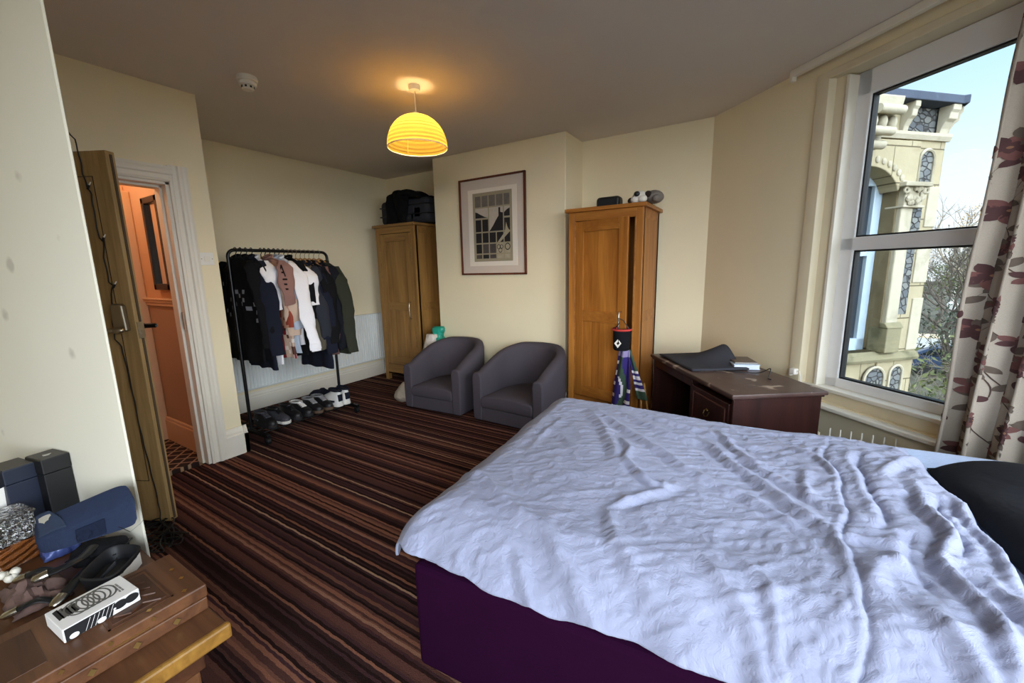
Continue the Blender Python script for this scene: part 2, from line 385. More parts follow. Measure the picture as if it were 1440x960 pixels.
# room door, standing open
E0 = Vector((-2.728, .753)); DU = Vector((-.8852, -.4652)); DN = Vector((.4652, -.8852))
def DF(s, o, z): return (E0.x + DU.x*s + DN.x*o, E0.y + DU.y*s + DN.y*o, z)     # from the free edge to the hinge, out of the visible face, up
t = thing('door_1', DF(.70, 0, .01), 'oak veneered room door standing open against the partition', 'door'); struct(t)
b = MB(DF); b.box(0, .715, -.044, 0, -.04, 1.90)
b.build('leaf', M['dooroak'], t, bevel=.003)
b = MB(DF)
for s0, s1, z0, z1 in ((.085, .088, .2, 1.785), (.63, .633, .2, 1.785), (.085, .633, 1.782, 1.785), (.085, .633, .2, .203)): b.box(s0, s1, -.001, .0015, z0, z1)
b.build('panel_groove', M['mahog'], t)
b = MB(DF); b.box(-.003, .0005, -.03, -.018, -.03, 1.885)
b.build('intumescent_strip', plain('brown_door_seal', '#4a3a2a', .7), t)
b = MB(DF); b.prism([(.028, 1.03), (.098, 1.03), (.094, 1.16), (.085, 1.172), (.045, 1.172), (.034, 1.16)], 0, .03, xf=lambda s, z, o: (s, o, z))
b.build('keypad_lock', M['steel'], t, bevel=.008)
b = MB(DF); b.tube([(.062, .0, 1.04), (.062, .055, 1.04), (.075, .065, 1.04), (.11, .066, 1.038), (.18, .06, 1.034)], [.014, .012, .012, .0105, .009], 12); b.ball((.05, .048, 1.04), (.03, .02, .018))
b.build('lever_handle', M['steel'], t, smooth=True)
b = MB(DF); b.box(-.004, .001, -.038, -.006, .99, 1.075); b.box(-.012, -.003, -.03, -.014, 1.01, 1.03)
b.build('latch_plate', M['steel'], t, bevel=.001)
b = MB(DF); b.tube([(.055, -.044, 1.045), (.055, -.085, 1.045), (.05, -.10, 1.045), (.0, -.105, 1.045), (-.01, -.1, 1.045)], [.02, .016, .014, .012, .005], 10)
b.build('outer_lever', M['black'], t, smooth=True)
# string lights down the door
t = thing('string_lights', DF(.1, 0, 0), 'dark string light cable trailing down the open oak door', 'string lights')
pts = [(.19, .02, 2.02), (.16, .012, 1.99), (.135, .006, 1.95), (.128, .005, 1.86), (.129, .005, 1.794), (.118, .005, 1.735), (.104, .005, 1.70), (.108, .005, 1.60), (.106, .005, 1.494), (.088, .005, 1.48), (.10, .005, 1.40), (.098, .005, 1.28), (.08, .005, 1.262), (.10, .005, 1.22), (.103, .005, 1.14), (.116, .008, 1.07), (.12, .008, .99), (.095, .005, .95), (.088, .005, .80), (.08, .005, .65), (.078, .005, .50), (.07, .005, .38), (.06, .005, .24), (.05, .006, .10), (.035, .02, .02), (.03, .03, -.04)]
sp = []
for (a, c) in zip(pts, pts[1:]):
    for k in range(4): sp.append(tuple(a[i]+(c[i]-a[i])*k/4 + (0, .0, .0)[i] + (.002*math.sin(len(sp)*1.3) if i == 0 else 0) for i in range(3)))
sp.append(pts[-1])
MB(DF).tube(sp, .0028, 6).build('cable', M['blackp'], t, smooth=True)
for (s, z) in ((.104, 1.735), (.078, 1.49), (.066, 1.262), (.17, 2.0)):
    b = MB(DF); b.tube([(s+.012, .007, z-.01), (s-.006, .012, z+.008)], [.005, .0045], 8); o = b.build('bulb_holder', M['blackp'], t, smooth=True)
    b = MB(DF); b.tube([(s-.006, .012, z+.008), (s-.018, .014, z+.02)], [.0035, .002], 8); b.build('bulb', M['white'], o, smooth=True)
mode('plain')
b = MB(); rnd = random.Random(3)
pp = [(-2.70, .72, .01)]
for k in range(46):
    a = k*.9; pp.append((-2.52 + .13*math.cos(a*1.1)+rnd.uniform(-.06, .06), .63 + .07*math.sin(a*1.4)+rnd.uniform(-.04, .04), .008 + .025*rnd.random()))
cv = []
for i in range(len(pp)-1):
    p0, p1, p2, p3 = [Vector(pp[max(0, min(len(pp)-1, i+k))]) for k in (-1, 0, 1, 2)]
    for k in range(4):
        u = k/4; cv.append(.5*((2*p1)+(-p0+p2)*u+(2*p0-5*p1+4*p2-p3)*u*u+(-p0+3*p1-3*p2+p3)*u**3))
b.tube([(v.x, v.y, max(.004, v.z)) for v in cv], .0035, 5)
tag(b.build('cable_heap', M['blackp'], smooth=True, loc=(-2.5, .63, 0)), 'tangle of thin black cable on the carpet at the door foot', 'cable')

mode('onwall')
# light switch, smoke detector
t = thing('light_switch', (XD, 1.365, 1.38), 'white light switch plate on the wall right of the doorway', 'light switch')
MB().box(XD, XD+.009, 1.325, 1.411, 1.375, 1.461).build('plate', M['white'], t, bevel=.003)
MB().box(XD+.009, XD+.014, 1.35, 1.386, 1.40, 1.436).build('rocker', M['trim'], t, bevel=.002)
for y in (1.335, 1.401): MB().tube([(XD+.008, y, 1.418), (XD+.0105, y, 1.418)], .0035, 8).build('screw', M['steel'], t)
mode('ceiling')
t = thing('smoke_detector', (-2.931, 1.564, ZC), 'round white smoke detector on the ceiling', 'smoke detector')
b = MB(); b.lathe([(.0, 0), (.058, 0), (.06, -.012), (.058, -.028), (.05, -.032), (.0, -.032)], (-2.931, 1.564, ZC), 32); b.build('base', M['white'], t, smooth=True)
b = MB(); b.lathe([(.045, -.03), (.052, -.036), (.05, -.052), (.044, -.055), (.04, -.056), (0, -.056)], (-2.931, 1.564, ZC), 32); b.build('body', M['white'], t, smooth=True)
b = MB(); b.lathe([(.036, -.054), (.036, -.072), (.03, -.078), (0, -.078)], (-2.931, 1.564, ZC), 24); b.build('sensor_cage', M['trim'], t, smooth=True)
b = MB()
for k in range(8):
    a = 2*PI*k/8; b.box(-.006, .006, .0355, .0375, -.07, -.058, xf=lambda x, y, z, a=a: (-2.931+x*math.cos(a)-y*math.sin(a), 1.564+x*math.sin(a)+y*math.cos(a), ZC+z))
b.build('vent_slot', M['blackp'], t)

# ------------------------------------------------------------------ pendant lamp
PX, PY = -2.145, 2.254
t = thing('pendant_lamp', (PX, PY, ZC), 'lit pendant lamp with a yellow ribbed dome shade', 'pendant lamp')
MB().lathe([(0, 0), (.038, 0), (.04, -.01), (.036, -.034), (.02, -.038), (0, -.038)], (PX, PY, ZC), 24).build('ceiling_rose', M['white'], t, smooth=True)
MB().tube([(PX, PY, ZC-.03), (PX, PY, 2.375)], .0035, 8).build('cord', M['white'], t, smooth=True)
m = bpy.data.materials.new('paper_shade'); m.use_nodes = True; nt = m.node_tree; nt.nodes.clear()
out = nt.nodes.new('ShaderNodeOutputMaterial'); tr = N(nt, 'ShaderNodeBsdfTranslucent'); df = N(nt, 'ShaderNodeBsdfDiffuse'); mx = N(nt, 'ShaderNodeMixShader'); mx.inputs[0].default_value = .38
wv = N(nt, 'ShaderNodeTexNoise', Scale=60.0, Detail=3.0); nt.links.new(coords(nt, (1, 1, 3)), wv.inputs['Vector'])
cc = mixc(nt, wv.outputs['Fac'], lin('#a98c3a'), lin('#bb9f50'))
rb = N(nt, 'ShaderNodeTexWave', Scale=13.5, Distortion=.5); rb.bands_direction = 'Z'; nt.links.new(coords(nt), rb.inputs['Vector'])
cc = mixc(nt, rb.outputs['Fac'], (.25, .165, .04, 1), cc)
nt.links.new(cc, tr.inputs[0]); nt.links.new(cc, df.inputs[0]); nt.links.new(tr.outputs[0], mx.inputs[1]); nt.links.new(df.outputs[0], mx.inputs[2]); nt.links.new(mx.outputs[0], out.inputs[0])
M['shade'] = m
prof = []
NR = 13
for i in range(NR*6+1):
    u = i/(NR*6); a = u*PI/2*.87+.20
    rr = .203*math.sin(a)**.88; zz = 2.148 + .212*math.cos(a)
    w = .0035*abs(math.sin(PI*u*NR)); prof.append((rr+w, zz))
MB().lathe(prof, (PX, PY, 0), 48).build('shade', M['shade'], t, smooth=True)
b = MB()
for rr, zz in ((.205, 2.147),): b.tube([(PX+rr*math.cos(2*PI*k/48), PY+rr*math.sin(2*PI*k/48), zz) for k in range(49)], .003, 6, cap=False)
b.build('rim_wire', M['white'], t, smooth=True)
b = MB()
for k in range(4):
    a = PI/4 + k*PI/2 + .35
    b.tube([(PX+(r_-.004)*math.cos(a), PY+(r_-.004)*math.sin(a), z_) for r_, z_ in prof[::4]], .002, 5)
b.build('frame_wire', plain('shade_wire', '#b08a4a', .6), t, smooth=True)
MB().lathe([(0, 2.375), (.02, 2.375), (.022, 2.33), (.02, 2.29), (0, 2.29)], (PX, PY, 0), 16).build('lamp_holder', M['white'], t, smooth=True)
MB().ball((PX, PY, 2.25), (.03, .03, .038)).build('bulb', emit('warm_bulb', '#ffd99a', 110), t, smooth=True)

mode('onwall')
# ------------------------------------------------------------------ picture on the chimney breast
t = thing('framed_picture', (-2.42, YF, 1.25), 'framed black and white print on the chimney breast above the armchairs', 'picture')
X0, X1, Z0, Z1 = -2.822, -2.022, 1.254, 2.222
b = MB()
b.box(X0, X0+.018, YF-.028, YF, Z0, Z1); b.box(X1-.018, X1, YF-.028, YF, Z0, Z1); b.box(X0, X1, YF-.028, YF, Z0, Z0+.018); b.box(X0, X1, YF-.028, YF, Z1-.018, Z1)
b.build('frame', wood('cherry_frame', '#4a2114', '#74391f', 2, 14), t, bevel=.003)
MB().box(X0+.016, X1-.016, YF-.012, YF-.002, Z0+.016, Z1-.016).build('mount', paint('pinkish_mount', '#cfc2b6'), t)
MB().box(-2.712, -2.122, YF-.0145, YF-.012, 1.345, 2.112).build('print_paper', paint('print_paper', '#e6ddd0'), t)
# the print: a leaded window of panes with a dark hill, a tower and trees seen through it
b = MB(); PX0, PX1, PZ0, PZ1 = -2.642, -2.185, 1.40, 2.06; pw, ph = PX1-PX0, PZ1-PZ0
yb = YF-.0155
def pr_box(u0, u1, v0, v1, m, k=0): b.box(PX0+u0*pw, PX0+u1*pw, yb-.0004*k, yb, PZ0+v0*ph, PZ0+v1*ph, m)
pr_box(-.02, 1.02, -.015, 1.02, 0, 1)
cols = [.03, .215, .405, .60, .80, .975]; rows = [.02, .10, .26, .43, .63, .80, .98]
rp = random.Random(5)
for i in range(5):
    for j in range(6):
        if j == 3 and i == 3: continue
        if j == 4 and i == 1: continue
        u0, u1, v0, v1 = cols[i]+.015, cols[i+1]-.015, rows[j]+.01, rows[j+1]-.01
        if i == 2 and j == 3: u1 = cols[4]-.015; v1 = rows[5]-.01
        if i == 2 and j == 4 or (i == 3 and j == 4): continue
        if i == 0 and j == 4: u1 = cols[2]-.015
        mm = 1 if j == 5 else (3 if (i >= 3 and j <= 1) else (2 if j in (2, 3) else rp.choice([2, 2, 4])))
        if j == 4 or (i == 2 and j == 3): mm = 5
        pr_box(u0, u1, v0, v1, mm, 2)
def pp_(pts, m, k=3): b.add([(PX0+u*pw, yb-.0004*k, PZ0+v*ph) for u, v in pts], [tuple(range(len(pts)))], m)
pp_([(.42, .44), (.785, .44), (.785, .70), (.72, .71), (.72, .78), (.67, .78), (.67, .66), (.60, .60), (.52, .52)], 2)
pp_([(.045, .645), (.39, .645), (.30, .66), (.18, .70), (.10, .73), (.045, .74)], 2)
pp_([(.815, .645), (.96, .645), (.96, .76), (.89, .74), (.815, .70)], 2)
pp_([(.63, .27), (.70, .27), (.96, .42), (.90, .48), (.86, .56), (.83, .42)], 3)
for cx, cz, r0 in ((.66, .20, .05), (.73, .20, .045), (.70, .15, .05), (.89, .20, .07)):
    n = 20
    for q in range(n):
        a0, a1 = 2*PI*q/n, 2*PI*(q+1)/n
        pp_([(cx+r0*math.cos(a0), cz+r0*.75*math.sin(a0)), (cx+r0*math.cos(a1), cz+r0*.75*math.sin(a1)), (cx+r0*.75*math.cos(a1), cz+r0*.56*math.sin(a1)), (cx+r0*.75*math.cos(a0), cz+r0*.56*math.sin(a0))], 2)
b.build('print', [plain('print_lead', '#9a9078', .8), plain('print_grey', '#6d665f', .8, var=.3, vs=25), plain('print_black', '#1b1618', .8, var=.5, vs=30), plain('print_pale', '#a79d86', .8, var=.25, vs=40), plain('print_mid', '#4a4341', .8, var=.5, vs=35), plain('print_sky', '#b9aea0', .8, var=.2, vs=18)], t)

mode('plain')
# ------------------------------------------------------------------ wardrobes
def wardrobe(t, x0, x1, yf, z1, m, mx, door_open=0.0):
    """oak single wardrobe: front at yf, back against the alcove wall"""
    yk = YB/KS - .02; st = .062
    b = MB()
    b.box(x0, x0+.022, yf+.02, yk, .08, z1-.03); b.box(x1-.022, x1, yf+.02, yk, .08, z1-.03)
    for x in (x0, x1-.05):
        b.box(x, x+.05, yf, yf+.05, 0, z1-.03); b.box(x, x+.05, yk-.05, yk, 0, z1-.03)
    b.box(x0+.02, x1-.02, yk-.02, yk-.005, .08, z1-.03)
    b.build('carcass', m, t, bevel=.003)
    for za, zc in ((.08, .16), (.86, .95), (z1-.11, z1-.03)): MB().box(x1-.02, x1+.001, yf+.05, yk-.05, za, zc).build('side_rail', mx, t, bevel=.002)
    b = MB(); b.box(x0+.05, x1-.05, yf, yf+.03, z1-.10, z1-.03); b.box(x0+.05, x1-.05, yf, yf+.03, .08, .20); b.box(x0+.05, x1-.05, yf, yk-.02, .08, .10)
    b.box(x0+.05, x0+.062, yf, yf+.03, .2, z1-.1); b.box(x1-.066, x1-.05, yf, yf+.03, .2, z1-.1)
    b.build('front_rail', mx, t, bevel=.003)
    b = MB(); b.box(x0-.028, x1+.028, yf-.028, yk, z1-.03, z1)
    b.build('top_board', mx, t, bevel=.006, seg=3)
    # door, hinged on its left
    hx, hy = x0+.064, yf+.004; a = -R(door_open); W = x1-.07-hx; zb, zt = .205, z1-.105
    f = rotz(hx, hy, a)
    d = MB(f).box(.002, W, .012, .02, zb, zt).build('door', m, t)
    for xa, xb in ((0, .075), (W-.075, W)): MB(f).box(xa, xb, -.002, .022, zb, zt).build('stile', m, d, bevel=.003)
    for z0, z2 in ((zb, zb+.09), (.86, .95), (zt-.085, zt)): MB(f).box(.075, W-.075, -.002, .022, z0, z2).build('rail', mx, d, bevel=.003)
    b = MB(f); b.box(.075, .155, .006, .012, zb+.09, .86); b.box(.235, .315, .006, .012, zb+.09, .86)
    b.build('plank', m, d, bevel=.002)
    b = MB(f); hx_ = W-.04
    b.tube([(hx_, -.002, .77), (hx_, -.03, .775), (hx_, -.034, .80), (hx_, -.034, .93), (hx_, -.03, .955), (hx_, -.002, .96)], .006, 10)
    b.build('handle', M['chrome'], d, smooth=True)
t = thing('wardrobe', (-3.64, 3.66, 0), 'pale oak wardrobe in the left alcove with a suitcase on top', 'wardrobe'); wardrobe(t, -3.95, -3.335, 3.37, 1.835, M['oakpale'], M['oakpalex'])
t = thing('wardrobe', (-1.15, 3.52, 0), 'golden oak wardrobe in the right alcove with its door ajar', 'wardrobe'); wardrobe(t, -1.453, -.838, 3.27, 1.783, M['oak'], M['oakx'], 14)

# suitcase and jacket on the left wardrobe
t = thing('suitcase', (-3.62, 3.68, 1.836), 'dark grey suitcase lying on top of the left wardrobe', 'suitcase')
MB().box(-3.95, -3.20, 3.46, 3.78, 1.842, 2.11).build('shell', fabric('dark_grey_canvas', '#33343a', wr=8, wrs=.2), t, bevel=.05, seg=4, smooth=True)
b = MB()
for z in (1.93, 2.03): b.box(-3.955, -3.195, 3.455, 3.785, z, z+.012)
b.build('zip', M['blackp'], t, bevel=.05, seg=4)
b = MB(); b.tube([(-3.75, 3.50, 2.10), (-3.75, 3.50, 2.13), (-3.72, 3.5, 2.14), (-3.56, 3.5, 2.14), (-3.53, 3.5, 2.13), (-3.53, 3.5, 2.10)], .012, 8, flat=.7)
b.build('handle', M['blackp'], t, smooth=True)
b = MB(); b.box(-3.40, -3.31, 3.46, 3.47, 1.90, 2.0); b.box(-3.45, -3.42, 3.46, 3.47, 1.86, 1.95)
b.build('pocket_strap', M['blackp'], t, bevel=.004)
def jfn(u, v):
    # draped jacket: u across, v from the front hem, over the case, to the back
    x = -3.80 + .33*u + .14*(v-.2)*(v > .2) + .025*math.sin(7*v+3*u)
    k = v*5
    if k < 2.2: y = 3.44 - .02*math.sin(9*u+k); z = 1.80 + .155*k + .02*math.sin(5*u)
    elif k < 2.8: y = 3.44 + .1*(k-2.2); z = 2.141+.03*math.sin((k-2.2)*2)
    else: y = 3.50 + .15*(k-2.8); z = 2.155 + .02*math.sin(3*k+4*u)
    n = mn.fractal(Vector((x*9, y*9, z*9)), 1, 2, 4)
    edge = min(u, 1-u)*8; z += .012*n - (.04 if edge < .5 and k > 2.5 else 0)
    return (x + .02*mn.noise(Vector((z*12, u*3, 1))), y - .02 - .018*n, z + .03*math.sin(u*PI)*(k > 2))
b = MB(); b.grid(28, 40, jfn)
t = thing('draped_jacket', (-3.62, 3.5, 1.84), 'black jacket draped over the suitcase on the left wardrobe', 'jacket')
M['jacket'] = fabric('black_jacket_cloth', '#0b0b0d', wr=14, wrs=.6)
b.build('body', M['jacket'], t, smooth=True, solid=.03, sub=1)
b = MB(); b.tube([(-3.62, 3.44, 2.12), (-3.50, 3.42, 2.17), (-3.40, 3.43, 2.15), (-3.32, 3.45, 2.12), (-3.29, 3.46, 2.10)], [.05, .06, .06, .05, .03], 12, flat=.7)
b.build('sleeve', M['jacket'], t, smooth=True, sub=1)

mode('alcove')
# things on the right wardrobe
b = MB(); b.box(-1.33, -1.12, 3.56, 3.68, 1.806, 1.905)
t = thing('bluetooth_speaker', (-1.22, 3.62, 1.806), 'black oblong speaker lying on top of the right wardrobe', 'speaker')
b.build('body', M['blackp'], t, bevel=.03, seg=4, smooth=True)
b = MB(); b.box(-1.31, -1.14, 3.556, 3.562, 1.825, 1.885); b.build('grille', plain('speaker_mesh', '#15161a', .8, bs=500, bstr=.8), t, bevel=.003)
t = thing('plush_dog', (-.90, 3.6, 1.806), 'white faced plush dog with black nose lying on the right wardrobe', 'soft toy')
fur = plain('white_plush', '#e4ddd2', .95, var=.08, bs=180, bstr=.8, bd=.006); furg = plain('grey_plush', '#7d746c', .95, var=.2, bs=150, bstr=.9, bd=.008); furd = plain('dark_brown_plush', '#2a1a15', .95, bs=150, bstr=.8, bd=.006)
b = MB(); b.ball((-.925, 3.47, 1.853), (.058, .055, .05), 20); b.ball((-.895, 3.44, 1.835), (.036, .036, .03), 16); b.ball((-.955, 3.44, 1.832), (.034, .034, .028), 16)
b.build('head', fur, t, smooth=True)
b = MB(); b.ball((-.935, 3.415, 1.872), (.024, .016, .021), 16); b.build('nose', M['blackp'], t, smooth=True)
b = MB(); b.ball((-.835, 3.56, 1.857), (.075, .10, .052), 20); b.ball((-.80, 3.49, 1.835), (.035, .05, .03), 14); b.build('body', furg, t, smooth=True)
for x, y in ((-.995, 3.47), (-.86, 3.47)):
    b = MB(); b.ball((x, y, 1.83 if x < -.95 else 1.87), (.026, .034, .026), 14); b.build('ear', furd, t, smooth=True)

# chalk bag and scarf on the wardrobe door handle
HXx, HYy = -1.0, 3.285
t = thing('chalk_bag', (HXx, HYy, .63), 'black chalk bag with red rim hanging from the wardrobe door handle', 'bag')
bagm = fabric('black_bag_cloth', '#101116', wr=30, wrs=.2)
b = MB(); b.lathe([(.0, .635), (.058, .637), (.066, .65), (.069, .72), (.070, .80), (.074, .815), (.070, .818), (.064, .80), (.06, .76), (0, .75)], (HXx+.02, HYy-.02, 0), 28)
b.build('body', bagm, t, smooth=True)
b = MB(); b.tube([(HXx+.02+.072*math.cos(2*PI*k/32), HYy-.02+.072*math.sin(2*PI*k/32), .806) for k in range(33)], .009, 8, cap=False); b.build('rim', plain('red_webbing', '#c23a34', .8), t, smooth=True)
b = MB(); b.lathe([(.062, .797), (.03, .79), (0, .785)], (HXx+.02, HYy-.02, 0), 24); b.build('liner', plain('grey_fleece', '#5f6a78', .95, bs=120, bstr=.8), t, smooth=True)
b = MB(); b.tube([(HXx+.08, HYy-.01, .80), (HXx+.03, HYy-.02, .88), (HXx-.01, HYy-.035, .90), (HXx+.0, HYy-.02, .86), (HXx-.045, HYy-.02, .80)], .004, 6); b.build('cord', M['blackp'], t, smooth=True)
# diamond mark
cx_, cz_ = HXx+.013, .70
b = MB()
def dm(pts): b.add([(cx_+u*.032, HYy-.02-.0722-.0006, cz_+v*.036) for u, v in pts], [tuple(range(len(pts)))])
dm([(-1, 0), (-.05, 1), (-.05, .35), (-.42, 0)]); dm([(-1, 0), (-.42, 0), (-.05, -.35), (-.05, -1)]); dm([(.12, .85), (.85, .1), (.42, .1), (.12, .42)]); dm([(.85, .1), (.42, .1), (-.05, -.35), (-.05, -1)])
b.build('logo', M['white'], t)
t = thing('striped_scarf', (HXx+.05, HYy, .16), 'purple, green and white scarf hanging below the chalk bag', 'scarf')
sm = [fabric('scarf_purple', '#352a6a', wr=25), fabric('scarf_green', '#3d5244', wr=25), fabric('scarf_white', '#d9d4da', wr=25), fabric('scarf_lilac', '#8d82a8', wr=25)]
def s1(u, v):
    w = .055 + .045*min(1, v*1.6); x = HXx+.045 - .018*v + (u-.5)*2*w*.8; y = HYy-.03+.02*math.sin(u*9+v*3)+.015*math.cos(4*u); return (x, y, .64-.50*v)
def sm1(u, v):
    if v < .12: return 3
    w = u + .16*math.sin(v*7)
    if u < .14 and int(v*16) % 3 == 0: return 2
    if .28 < w < .40 and .45 < v < .8: return 2
    if w < .33: return 0
    if w < .66: return 1
    return 2 if (v > .55 and int(v*19) % 4 == 0) else 0
b = MB(); b.grid(18, 36, s1, mf=sm1); b.build('front_fall', sm, t, smooth=True, solid=.012, sub=1)
def s2(u, v):
    a = R(17); l = .43*v; w = .012+.034*v; x = HXx+.075+math.sin(a)*l+(u-.5)*2*w; return (x, HYy-.005+.008*math.sin(u*6), .645-l*math.cos(a))
def sm2(u, v):
    if v < .42: return 1 if u > .4 else 0
    if v > .83: return 1
    return 2 if int((v-.42)/.0585) % 2 == 0 else 0
b = MB(); b.grid(8, 40, s2, mf=sm2); b.build('tail', sm, t, smooth=True, solid=.012, sub=1)
for k, (xa, xb) in enumerate(((HXx+.165, HXx+.195), (HXx+.195, HXx+.262))):
    b = MB(); b.tube([(xa, 3.335, .36), (xb, 3.30, .0)], .008, 8)
    tag(b.build('wooden_rod', M['hangwood'], smooth=True, loc=(xb, 3.3, 0)), ('slim wooden rod under the scarf, the one nearer the wardrobe', 'slim wooden rod under the scarf, the one nearer the desk')[k], 'rod')

mode('plain')
# white and green carrier bag between left wardrobe and chimney breast
t = thing('carrier_bag', (-3.16, 3.42, 0), 'white and green carrier bag stuffed beside the left wardrobe', 'bag')
def bagf(cx, cy, rx, ry, h, seed, tw=0):
    rg = []
    for i in range(15):
        v = i/14; n = 22; k = (1 - .6*v**2)*(.75+.5*math.sin(min(1, v*3)*PI/2)) if v > .02 else .8
        rg.append([(cx+tw*v + rx*k*math.cos(2*PI*j/n)*(1+.12*mn.noise(Vector((j*.9, v*4, seed)))), cy + ry*k*math.sin(2*PI*j/n)*(1+.12*mn.noise(Vector((j*.7, v*5, seed+3)))), .003+h*v+.012*mn.noise(Vector((j, v*7, seed)))) for j in range(n)])
    return rg
plm = plain('white_bag_film', '#d8d0c6', .45, var=.08, bs=18, bstr=.9, bd=.02); gpl = plain('green_bag_film', '#1f9b83', .4, var=.35, vs=14, bs=18, bstr=.9, bd=.02)
b = MB(); b.rings(bagf(-3.13, 3.32, .13, .11, .62, 2, .03)); b.build('sack', plm, t, smooth=True, ang=80)
b = MB(); b.rings([[(p[0]+.05, p[1]+.05, p[2]+.40) for p in r_] for r_ in [[(x+.035*math.sin(z*40+x*30), y, z) for x, y, z in q] for q in bagf(-3.10, 3.32, .085, .07, .30, 9, .0)]]); b.build('green_top', gpl, t, smooth=True, ang=80)
b = MB(); b.rings([[(x, y, z*.32) for x, y, z in r_] for r_ in bagf(-3.10, 2.86, .10, .09, .60, 5, .05)])
tag(b.build('crumpled_bag', plain('beige_bag_cloth', '#b8aa98', .8, bs=20, bstr=.8, bd=.02), smooth=True, loc=(-3.1, 2.86, 0), ang=80), 'crumpled beige bag on the carpet left of the armchairs', 'bag')

# ------------------------------------------------------------------ tub chairs
def tub_chair(t, cx, cy, ang, w=.66, d=.62):
    f = rotz(cx, cy, ang)      # local: front is -y
    hw = w/2; th = .095
    def path(off, k=44):
        # U-shaped plan from the left front tip round the back to the right front tip
        r_ = hw - off; L = d - hw; pts = []
        for i in range(k+1):
            u = i/k; tot = 2*L + PI*r_; s_ = u*tot
            if s_ < L: pts.append((-r_, -d/2 + s_))
            elif s_ < L + PI*r_:
                a = PI - (s_-L)/r_; pts.append((r_*math.cos(a), -d/2+L+r_*math.sin(a)*((d/2-off-(-d/2+L))/r_)))
            else: pts.append((r_, -d/2+L-(s_-L-PI*r_)))
        return pts
    k = 44; po, pi_ = path(0, k), path(th, k)
    rg = []
    for i in range(k+1):
        u = i/k; c = math.sin(PI*u)
        h = .435 + .185*max(0, min(1, (c-.12)/.8))**.9
        lean = .03*c
        (ox, oy), (ix, iy) = po[i], pi_[i]
        fr = lambda a, z, sh=0: (ox+(ix-ox)*a, oy+(iy-oy)*a + lean*(z/h) + sh, z)
        fs = -.012*(1-min(1, c*6))  # arm tips bulge slightly forwards
        rg.append([f(*fr(.06, .012)), f(*fr(-.02, .12)), f(*fr(-.02, h-.05)), f(*fr(.08, h-.015)), f(*fr(.3, h)), f(*fr(.7, h)), f(*fr(.93, h-.015)), f(*fr(1.02, h-.05)), f(*fr(1.0, .2)), f(*fr(1, .10)), f(*fr(.94, .012))])
    b = MB(); b.rings(rg)
    b.build('curved_back', M['chair'], t, smooth=True, bevel=.012, seg=3, ang=60)
    iw = hw-th
    def cush(x, y, z): return f(x, y, z)
    b = MB(); n = 20; rgs = []
    for z, g in ((.13, -.012), (.145, .0), (.195, .004), (.222, -.006), (.232, -.03)):
        ring = []
        for (x, y) in [(-iw, -d/2-.004)] + [(-iw + 2*iw*i/10, -d/2-.004) for i in range(1, 10)] + [(iw, -d/2-.004)] + [(iw*math.cos(PI*i/10), -d/2+d-hw+(hw-th)*math.sin(PI*i/10)*.9-.02) for i in range(0, 11)]:
            sx = 1+g/iw; ring.append(f(x*sx, y*(1+g*2) if y < 0 else y+g, z + .02*(1-(x/iw)**2)*(z > .2) + (.01 if z > .2 else 0)*(y+d/2)))
        rgs.append(ring)
    b.rings(rgs); b.build('seat_cushion', M['chair'], t, smooth=True, bevel=.008, ang=50)
    b = MB(f); b.box(-iw-.01, iw+.01, -d/2+.008, d/2-.15, .012, .132); b.build('front_panel', M['chair'], t, bevel=.008)
    for x in (-hw+.06, hw-.06):
        for y in (-d/2+.06, d/2-.16):
            b = MB(f); b.lathe([(.022, 0), (.022, .014)], (x, y, 0), 12, cap=(True, True)); b.build('foot', M['blackp'], t)
t = thing('tub_chair', (-2.61, 3.02, 0), 'grey violet tub armchair, the one nearer the left wardrobe', 'armchair', 'pair of tub armchairs'); tub_chair(t, -2.605, 3.03, R(3), .66, .63)
t = thing('tub_chair', (-1.74, 3.02, 0), 'grey violet tub armchair, the one nearer the golden wardrobe and bed', 'armchair', 'pair of tub armchairs'); tub_chair(t, -1.765, 3.06, R(-2), .70, .66)

mode('onwall')
# ------------------------------------------------------------------ radiator on the left wall
t = thing('radiator', (XA, 2.75, .16), 'white panel radiator on the left wall behind the clothes rail', 'radiator')
b = MB(); ya, yb_ = 1.70, 3.70; n = 60; pr = []
for i in range(n*4+1):
    y = ya + (yb_-ya)*i/(n*4); pr.append((y, [0, .012, .012, 0][i % 4]))
vs = []; fs = []
for y, o in pr: vs += [(XA+.055+o, y, .19), (XA+.055+o, y, .765)]
for i in range(len(pr)-1): fs.append((2*i, 2*i+2, 2*i+3, 2*i+1))
b.add(vs, fs); b.box(XA+.03, XA+.056, ya, yb_, .19, .765)
b.build('panel', M['radiator'], t)
b = MB(); b.box(XA+.028, XA+.072, ya-.005, yb_+.005, .765, .782); b.box(XA+.028, XA+.072, ya-.005, yb_+.005, .172, .19); b.box(XA+.028, XA+.07, yb_-.002, yb_+.012, .172, .782)
b.build('casing', M['radiator'], t, bevel=.004)
b = MB(); b.tube([(XA+.05, yb_-.05, .172), (XA+.05, yb_-.05, .0)], .008, 10); b.tube([(XA+.05, yb_-.05, .10), (XA+.05, yb_-.05, .14)], .014, 10)
b.build('valve_pipe', M['white'], t, smooth=True)
for y in (1.95, 2.7, 3.45):
    b = MB(); b.box(XA+.002, XA+.035, y-.02, y+.02, .3, .5); b.build('bracket', M['radiator'], t)

mode('plain')
